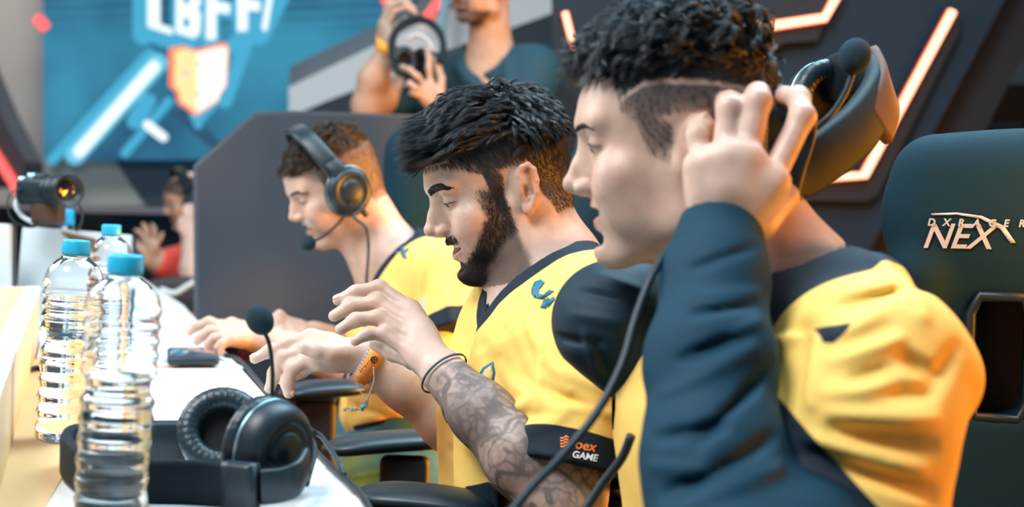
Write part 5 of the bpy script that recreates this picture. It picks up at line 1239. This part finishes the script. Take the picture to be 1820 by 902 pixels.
# ================================================================ chairs
M['chair'] = mat('teal_black_fabric', (.003, .026, .042, 1), .75, bump=.4, bscale=900, spec=.2); M['chair_dark'] = mat('chair_black', (.004, .006, .010, 1), .6); M['silver'] = mat('silver_embroidery', (.50, .56, .60, 1), .4, .2)
def chair_back(px, py, d, sx, sy, yaw, label, par=None, h=.006):
    t = empty('gaming_chair', P(px, py+300, d), label, 'chair', None)
    z_ = math.radians(yaw); A = np.stack([[math.cos(z_), math.sin(z_), 0], [-math.sin(z_), math.cos(z_), 0], [0, 0, 1]], 1)
    return t, Fld(Fr(P(px, py, d), A))
gc, G = chair_back(1850, 640, 1.80, 0, 0, -14, 'big dark teal gaming chair with silver lettering at the right edge')
G.box((0, 0, .02), (.185, .05, .26), .045, .05); G.box((0, 0, -.25), (.20, .05, .24), .045, .05)
G.ell((0, -.005, .18), (.195, .055, .10), .05); 
for q in (-1, 1): G.cone((q*.17, -.02, -.45), (q*.155, -.035, .10), .035, .03, .03)
for q in (-.055, .095): G.box((q, 0, .005), (.035, .2, .075), .02, .01, 's')
Vg, Qg = G.mesh(.006); link('backrest', npmesh('backrest', Vg, Qg), M['chair'], gc)
for q in (-.055, .095):
    f = [G.fr.w((q+a*.036, -.055, .005+b*.076)) for a, b in ((-1, -.7), (-1, .7), (-.7, 1), (.7, 1), (1, .7), (1, -.7), (.7, -1), (-.7, -1))]
    MB().tube(f, .0075, 8, closed=True).build('slot_rim', M['black'], gc)
MB().box(G.fr.w((0, .04, .0)), (.30, .03, .44), [G.fr.R[:, 0], G.fr.R[:, 1], G.fr.R[:, 2]], .02).build('back_shell', M['chair_dark'], gc)
textdecal(G, 'NEX', 1638, 440, 62, 1, 1.755, .3, M['silver'], 'lettering', gc, shear=.35, bold=.015, off=.002)
textdecal(G, 'DXRACER', 1650, 402, 17, 2, 1.755, .3, M['silver'], 'lettering', gc, shear=.2, bold=.03, off=.002) if False else None
for i, chh in enumerate('DXRACER'): textdecal(G, chh, 1648+i*27, 401+i*.4, 18, 2, 1.755, .3, M['silver'], 'lettering', gc, shear=.2, bold=.03, off=.004)
decal(G, [[(1655, 380), (1700, 378), (1745, 384), (1785, 402), (1805, 432), (1796, 433), (1778, 408), (1742, 389), (1700, 382), (1657, 383)]], 1.755, .3, M['silver'], 'logo', gc, off=.002, sub=2)
def seat(t, c, yaw, s=1.0):
    z_ = math.radians(yaw); A = [np.array([math.cos(z_), math.sin(z_), 0]), np.array([-math.sin(z_), math.cos(z_), 0]), np.array([0, 0, 1.])]
    MB().box(c, (.50, .50, .10), A, .045).build('seat', M['chair'], t); MB().tube([c-[0, 0, .05], (c[0], c[1], .10)], .028, 14).build('gas_lift', M['black'], t)
    for k in range(5):
        a = k*2*math.pi/5+.3; e = np.array([c[0]+.30*math.cos(a), c[1]+.30*math.sin(a), .07]); MB().tube([(c[0], c[1], .10), e], [.03, .018], 10, flat=.6).build('base_arm', M['black'], t)
        MB().lathe(e-[.02, 0, .035], (1, 0, 0), [(.001, 0), (.033, 0), (.034, .02), (.033, .04), (.001, .04)], 16).build('caster', M['black'], t)
seat(gc, np.array([.60, 1.60, .46]), -14)
def arm(t, a, b, w, post):
    a, b = np.asarray(a), np.asarray(b); s = spline([a, a+(b-a)*.33+[0, 0, .004], a+(b-a)*.66+[0, 0, .004], b], 6); n = len(s)
    MB().tube(s, [w*math.sqrt(max(.04, 1-abs(2*i/(n-1)-1)**4)) for i in range(n)], 16, flat=.34, up=(0, 0, 1)).build('armrest', M['black'], t)
    if post is not None:
        c = np.asarray(post); MB().box(c-[0, 0, .11], (.075, .03, .22), None, .012).build('armrest_post', M['chair_dark'], t)
# chair of the bearded man: both armrests peek out
cm_, G = chair_back(1075, 560, 2.02, 0, 0, 0, 'dark chair under the bearded man, two black armrests showing by the desk')
G.fr = Fr(P(1100, 560, 1.98), planebasis(np.array([.96, .28, 0]))); G.box((0, 0, 0), (.30, .22, .045), .04, .04) if False else G.ell((0, 0, 0), (.24, .34, .06), .02)
link('backrest', npmesh('backrest', *G.mesh(.007)), M['chair'], cm_)
arm(cm_, P(572, 800, 2.10), P(800, 782, 2.16), .045, P(720, 810, 2.13)); arm(cm_, P(630, 880, 1.66), P(880, 905, 1.64), .045, None)
seat(cm_, np.array(P(900, 1100, 1.85)), 16)
cl_, G = chair_back(745, 400, 3.2, 0, 0, 0, 'dark chair behind the player on the left, its rounded back above his shoulder')
G.fr = Fr(P(760, 400, 3.15), planebasis(np.array([.96, .28, 0]))); G.ell((0, 0, 0), (.20, .30, .07), .02); G.ell((0, 0, 0), (.2, .2, .05), .02)
G.p.clear(); G.fr = Fr(P(752, 440, 3.12), np.eye(3)); G.box((0, 0, 0), (.09, .075, .27), .07, .02); G.box((0, 0, -.3), (.09, .075, .3), .07, .05)
link('backrest', npmesh('backrest', *G.mesh(.007)), M['chair'], cl_)
arm(cl_, P(495, 702, 2.40), P(650, 690, 2.46), .045, P(560, 712, 2.43)); seat(cl_, np.array(P(730, 920, 2.85)), 16)

# ================================================================ the standing man
HS = hframe(P(884, -20, 4.28), 42, 8, 4, 1.0)
OS_ = dict(mouth=.05)
BS = Fld(); add_head(BS, HS, OS_); n0 = len(BS.p)
BS.cone(HS.w((-2.5, 0, -2)), P(872, 110, 4.42), .060, .070, .03); BS.cone(P(872, 110, 4.42), P(868, 300, 4.42), .08, .12, .03)
sA, sB = P(752, 140, 4.45), P(950, 128, 4.40); eA, wA = P(655, 188, 4.36), P(688, 88, 4.30); eB, wB = P(850, 290, 4.22), P(775, 188, 4.20)
BS.cone(P(860, 130, 4.42), sA, .06, .055, .03); BS.cone(P(860, 130, 4.42), sB, .06, .055, .03)
BS.chain([sA, eA, P(664, 140, 4.33), wA], [.055, .050, .046, .030], .02); BS.chain([sB, eB, P(812, 235, 4.20), wB], [.055, .046, .042, .030], .02)
hA = [[P(688, 50, 4.28), P(700, 20, 4.27), P(722, 12, 4.26), P(740, 24, 4.26)], [P(684, 44, 4.30), P(694, 10, 4.29), P(716, 3, 4.28), P(736, 14, 4.27)], [P(681, 40, 4.32), P(690, 5, 4.31), P(710, -4, 4.30), P(728, 4, 4.29)], [P(680, 42, 4.34), P(686, 14, 4.34), P(702, 2, 4.33), P(716, 6, 4.32)]]
add_hand(BS, wA, .030, [f[0] for f in hA], hA, [P(694, 70, 4.28), P(706, 48, 4.26), P(722, 36, 4.25), P(738, 34, 4.25)], rp=.016)
hB = [[P(765, 150, 4.18), P(762, 120, 4.17), P(762, 100, 4.18), P(758, 86, 4.20)], [P(758, 155, 4.17), P(742, 136, 4.15), P(728, 124, 4.15), P(714, 118, 4.16)], [P(752, 164, 4.17), P(738, 156, 4.14), P(728, 148, 4.14), P(722, 152, 4.16)], [P(752, 174, 4.17), P(740, 168, 4.15), P(733, 164, 4.15), P(729, 168, 4.17)]]
add_hand(BS, wB, .030, [f[0] for f in hB], hB, [P(782, 170, 4.19), P(784, 140, 4.20), P(778, 118, 4.22), P(770, 104, 4.24)], rp=.016)
BS.chain([P(840, 560, 4.42), P(830, 800, 4.45), P(830, 1000, 4.47), P(825, 1035, 4.40)], [.10, .07, .05, .05], .03)
ps = empty('person', P(868, 1040, 4.42), 'man standing behind the players in a dark t-shirt, inspecting a headset with both hands', 'person')
V, Q = BS.mesh(.0042); lp = HS.l(V); base = SK['tan']; c = np.tile(base, (len(V), 1)); hd = (np.abs(lp) < [14, 9, 11]).all(1)
OS_['paint'] = [(lambda x, y, z: np.maximum(ss(-5.6, -6.8, z)*ss(1.5, 3, x), np.maximum(ss(-2.3, -2.8, z)*ss(7, 8, x)*ss(3.6, 3, np.abs(y))*(1-ss(-3.3, -3.6, z)*ss(-5.2, -4.9, z)*ss(2.6, 2.2, np.abs(y))), ss(3.0, 3.6, np.abs(y))*ss(5.5, 4.8, np.abs(y))*0))*.85, [.04, .03, .03]), (lambda x, y, z: ss(4, 6, z-x*.2)*.9, [.03, .025, .02])]
c[hd] = skin_col(lp[hd], base, OS_); link('body', npmesh('body', V, Q, {'Col': c}), M['skin'], ps)
J = Fld(); J.chain([P(868, 165, 4.45), P(866, 300, 4.45), P(855, 520, 4.45)], [.125, .13, .12], .05)
for s_ in (P(795, 160, 4.48), P(925, 160, 4.42)): J.cone(s_, s_+[0, 0, -.6], .10, .10, .06)
J.cone(P(850, 120, 4.43), sB, .075, .075, .05); J.cone(P(860, 125, 4.43), sA, .07, .07, .05); J.cone(sB, P(925, 215, 4.33), .078, .074, .04); J.cone(sA, P(712, 172, 4.42), .072, .066, .03)
J.cone(HS.w((-2.5, 0, -3)), P(866, 92, 4.38), .066, .07, .004, 's'); J.cone(P(866, 92, 4.38), P(835, 110, 4.26), .07, .03, .004, 's')
folds(J, 3.6, [((800, 110), (880, 190), 10, .012), ((830, 120), (900, 170), 8, -.012), ((900, 110), (900, 190), 9, .01), ((780, 160), (860, 220), 9, -.012)])
M['tshirt'] = mat('dark_teal_tshirt', (.006, .045, .07, 1), .75)
link('t_shirt', npmesh('t_shirt', *J.mesh(.006)), M['tshirt'], ps)
J = Fld()
for q in (-45, 45): J.chain([P(862+q*.6, 530, 4.45), P(862+q, 800, 4.45), P(862+q, 1025, 4.45)], [.10, .075, .055], .04)
link('trousers', npmesh('trousers', *J.mesh(.009)), M['chair_dark'], ps)
wsb = Fld(); wsb.cone(eA, wA, .05, .030); M['band_or'] = mat('amber_wristband', (.95, .38, .04, 1), .5)
band_around(BS, P(685, 82, 4.305), nrm(wA-P(664, 140, 4.33)), .03, .016, M['band_or'], 'wristband', ps, .002, label='orange wristband', off=.002)
hs4 = empty('headset', P(742, 85, 4.22), 'dark headset held up in both hands by the standing man', 'headset')
arc = [P(742+46*math.cos(a), 84-50*math.sin(a), 4.22+.02*math.sin(a)) for a in np.radians([215, 190, 165, 140, 115, 90, 65, 40, 15, -10, -35])]
ribbon('headband', arc, .016, .010, M['matte'], hs4, 5, FWD)
earcup(hs4, P(716, 110, 4.23), RGT*.5-FWD*.8, .040, 1.15); earcup(hs4, P(752, 112, 4.30), -RGT*.6-FWD*.6, .040, 1.15)
ribbon('headband_strip', [P(724, 70, 4.22), P(742, 62, 4.22), P(762, 74, 4.22), P(770, 92, 4.22)], .012, .004, mat('pale_lining', (.5, .55, .58, 1), .6), hs4, 5, FWD)
# ================================================================ far player
HF = hframe(P(345, 362, 5.35), 25, 16, 0, .92); OF = dict(mouth=.1)
BF = Fld(); add_head(BF, HF, OF)
BF.cone(HF.w((-2.5, 0, -2)), P(362, 445, 5.45), .058, .068, .03); BF.cone(P(362, 445, 5.45), P(365, 560, 5.45), .09, .12, .03)
BF.chain([P(366, 452, 5.3), P(306, 478, 5.2), P(278, 465, 5.15), P(262, 462, 5.12)], [.06, .045, .042, .03], .02); BF.chain([P(365, 520, 5.2), P(348, 540, 5.02), P(343, 480, 5.05), P(338, 428, 5.1)], [.05, .05, .045, .030], .02)
hA = [[P(258, 436, 5.12), P(254, 418, 5.12), P(247, 412, 5.12), P(241, 410, 5.12)], [P(264, 434, 5.11), P(262, 412, 5.11), P(258, 404, 5.11), P(254, 399, 5.11)], [P(270, 434, 5.1), P(275, 416, 5.1), P(274, 407, 5.1), P(270, 400, 5.1)], [P(276, 438, 5.1), P(284, 426, 5.1), P(287, 420, 5.1), P(289, 415, 5.1)]]
add_hand(BF, P(266, 462, 5.12), .03, [f[0] for f in hA], hA, [P(256, 450, 5.1), P(246, 440, 5.1), P(240, 430, 5.1), P(236, 424, 5.1)], rp=.016)
hB = [[P(334, 400, 5.1), P(330, 384, 5.1), P(328, 374, 5.12), P(330, 366, 5.14)], [P(340, 399, 5.11), P(338, 381, 5.11), P(337, 372, 5.12), P(338, 364, 5.14)], [P(345, 401, 5.12), P(345, 385, 5.12), P(345, 375, 5.13), P(344, 368, 5.14)], [P(350, 404, 5.13), P(352, 390, 5.13), P(352, 382, 5.13), P(351, 376, 5.14)]]
add_hand(BF, P(339, 428, 5.1), .03, [f[0] for f in hB], hB, [P(330, 420, 5.1), P(322, 408, 5.09), P(320, 398, 5.09), P(322, 390, 5.1)], rp=.016)
pf = empty('person', P(365, 700, 5.45), 'far player beyond the grey partition in a red sleeve, one hand by the face', 'person')
V, Q = BF.mesh(.005); lp = HF.l(V); base = SK['tan']*1.05; c = np.tile(base, (len(V), 1)); hd = (np.abs(lp) < [14, 9, 11]).all(1)
OF['paint'] = [(lambda x, y, z: np.maximum(ss(3, 4.5, z-np.clip(x-4, 0, 9)*.6), ss(0, -2, x)*ss(-4, -2, z))*.92, [.03, .03, .035])]
c[hd] = skin_col(lp[hd], base, OF); c[(~hd) & (V[:, 0] > P(315, 0, 5.1)[0])] = SK['pale']*1.05
link('body', npmesh('body', V, Q, {'Col': c}), M['skin'], pf)
M['red'] = mat('red_jersey', (.75, .07, .05, 1), .7); M['dark_red'] = mat('dark_red', (.16, .03, .02, 1), .7)
J = Fld(); J.chain([P(368, 450, 5.35), P(312, 474, 5.21), P(290, 470, 5.17)], [.075, .066, .056], .03); link('sleeve', npmesh('sleeve', *J.mesh(.007)), M['red'], pf)
J = Fld(); J.chain([P(380, 490, 5.5), P(385, 600, 5.5)], [.14, .15], .03); link('jersey', npmesh('jersey', *J.mesh(.009)), M['dark_red'], pf)
hs5 = empty('headset', P(345, 355, 5.35), 'dark headset on the far player beyond the partition', 'headset')
earcup(hs5, HF.w((0, 9, 0)), -HF.R[:, 1], .045, 1.15)
ribbon('headband', [HF.w(q) for q in ((.6, 9.3, 3.6), (1.2, 9.0, 7.5), (1.6, 6.5, 12.6), (1.8, 3, 14.8), (1.8, 0, 15.2), (1.6, -6.5, 12.6), (.6, -9.3, 3.6))], .02, .008, M['matte'], hs5, 6, HF.R[:, 0])
fc = empty('gaming_chair', P(350, 800, 5.2), 'dark chair with red marks under the far player, left of the partition', 'chair')
MB().box(P(335, 585, 4.9), (.30, .4, .35), None, .06).build('seat', M['chair_dark'], fc); MB().box(P(342, 572, 4.6), (.05, .05, .05), None, .02).build('trim', M['red'], fc); MB().box(P(340, 604, 4.6), (.05, .05, .05), None, .02).build('trim', M['red'], fc)
MB().tube(spline([P(285, 515, 4.5), P(310, 522, 4.5), P(335, 508, 4.5), P(350, 500, 4.5)], 6), .010, 8).build('armrest', M['mon'], fc)
MB().tube([P(335, 620, 4.9), P(335, 620, 4.9)*[1, 1, 0]+[0, 0, .02]], .03, 12).build('gas_lift', M['black'], fc); MB().lathe(P(335, 620, 4.9)*[1, 1, 0], (0, 0, 1), [(.001, 0), (.28, 0), (.26, .03), (.05, .06), (.001, .06)], 20).build('base', M['black'], fc)
# ================================================================ photo camera on its bracket
cz = 2.85; pcx = empty('photo_camera', P(85, 405, cz), 'black photo camera with a big lens clamped on top of the white monitor', 'camera')
bx = [RGT, FWD, UPV]
MB().box(P(72, 340, cz), (.085, .06, .055), bx, .012).build('camera_body', M['black'], pcx); MB().box(P(70, 318, cz), (.035, .05, .022), bx, .008).build('viewfinder', M['black'], pcx)
la = nrm(RGT*.75-FWD*.65-UPV*.05); lb = P(88, 337, cz-.03)
MB().lathe(lb, la, [(.001, 0), (.026, 0), (.028, .012), (.026, .014), (.029, .018), (.030, .040), (.027, .042), (.031, .048), (.033, .072), (.030, .072), (.028, .062), (.001, .058)], 32).build('lens', M['black'], pcx)
MB().ball(lb+la*.058, (.026, .026, .006), 20, ax=list(basis(la))).build('lens_glass', mat('lens_glass', (.01, .01, .015, 1), .05, coat=1), pcx)
for (a, b) in ((44, 330), (40, 322), (56, 316)): MB().lathe(P(a, b, cz-.02), UPV, [(.001, -.012), (.008, -.012), (.008, .008), (.006, .009), (.001, .009)], 14).build('dial', M['steel'], pcx)
MB().tube(spline([P(40, 335, cz-.03), P(18, 345, cz-.04), P(14, 375, cz-.04), P(30, 398, cz-.04), P(60, 404, cz-.03), P(76, 392, cz-.02)], 6), .004, 8, flat=.4).build('strap', M['rubber'], pcx)
MB().tube(spline([P(120, 350, cz-.03), P(140, 362, cz-.04), P(146, 390, cz-.04), P(136, 412, cz-.04)], 6), .004, 8, flat=.4).build('strap', M['rubber'], pcx)
MB().tube(spline([P(36, 345, cz), P(28, 365, cz), P(40, 385, cz), P(60, 396, cz)], 6), .005, 8).build('hand_strap', M['mon'], pcx)
MB().box(P(86, 378, cz), (.06, .05, .05), bx, .01).build('clamp', mat('brown_clamp', (.06, .035, .025, 1), .6), pcx); MB().tube([P(84, 352, cz), P(84, 400, cz)], .010, 12).build('clamp_post', M['black'], pcx)
c4 = empty('water_bottle', P(117, 420, 3.1), 'cyan-capped bottle showing between the photo camera and the monitor', 'bottle')
MB().lathe(P(117, 402, 3.1), UPV, [(.001, 0), (.018, 0), (.019, .004), (.018, .032), (.016, .036), (.001, .037)], 20).build('cap', M['cap'], c4); bq = P(117, 440, 3.1)*[1, 1, 0]+[0, 0, DESKZ+.001]; hq = P(117, 402, 3.1)[2]-DESKZ; MB().lathe(bq, (0, 0, 1), [(.001, 0), (.03, 0), (.031, hq*.5), (.03, hq*.78), (.017, hq*.95), (.015, hq+.002)], 20).build('bottle_body', M['pet'], c4)

SC.cycles.max_bounces = 16; SC.cycles.transmission_bounces = 16; SC.cycles.caustics_refractive = True; SC.cycles.use_denoising = True
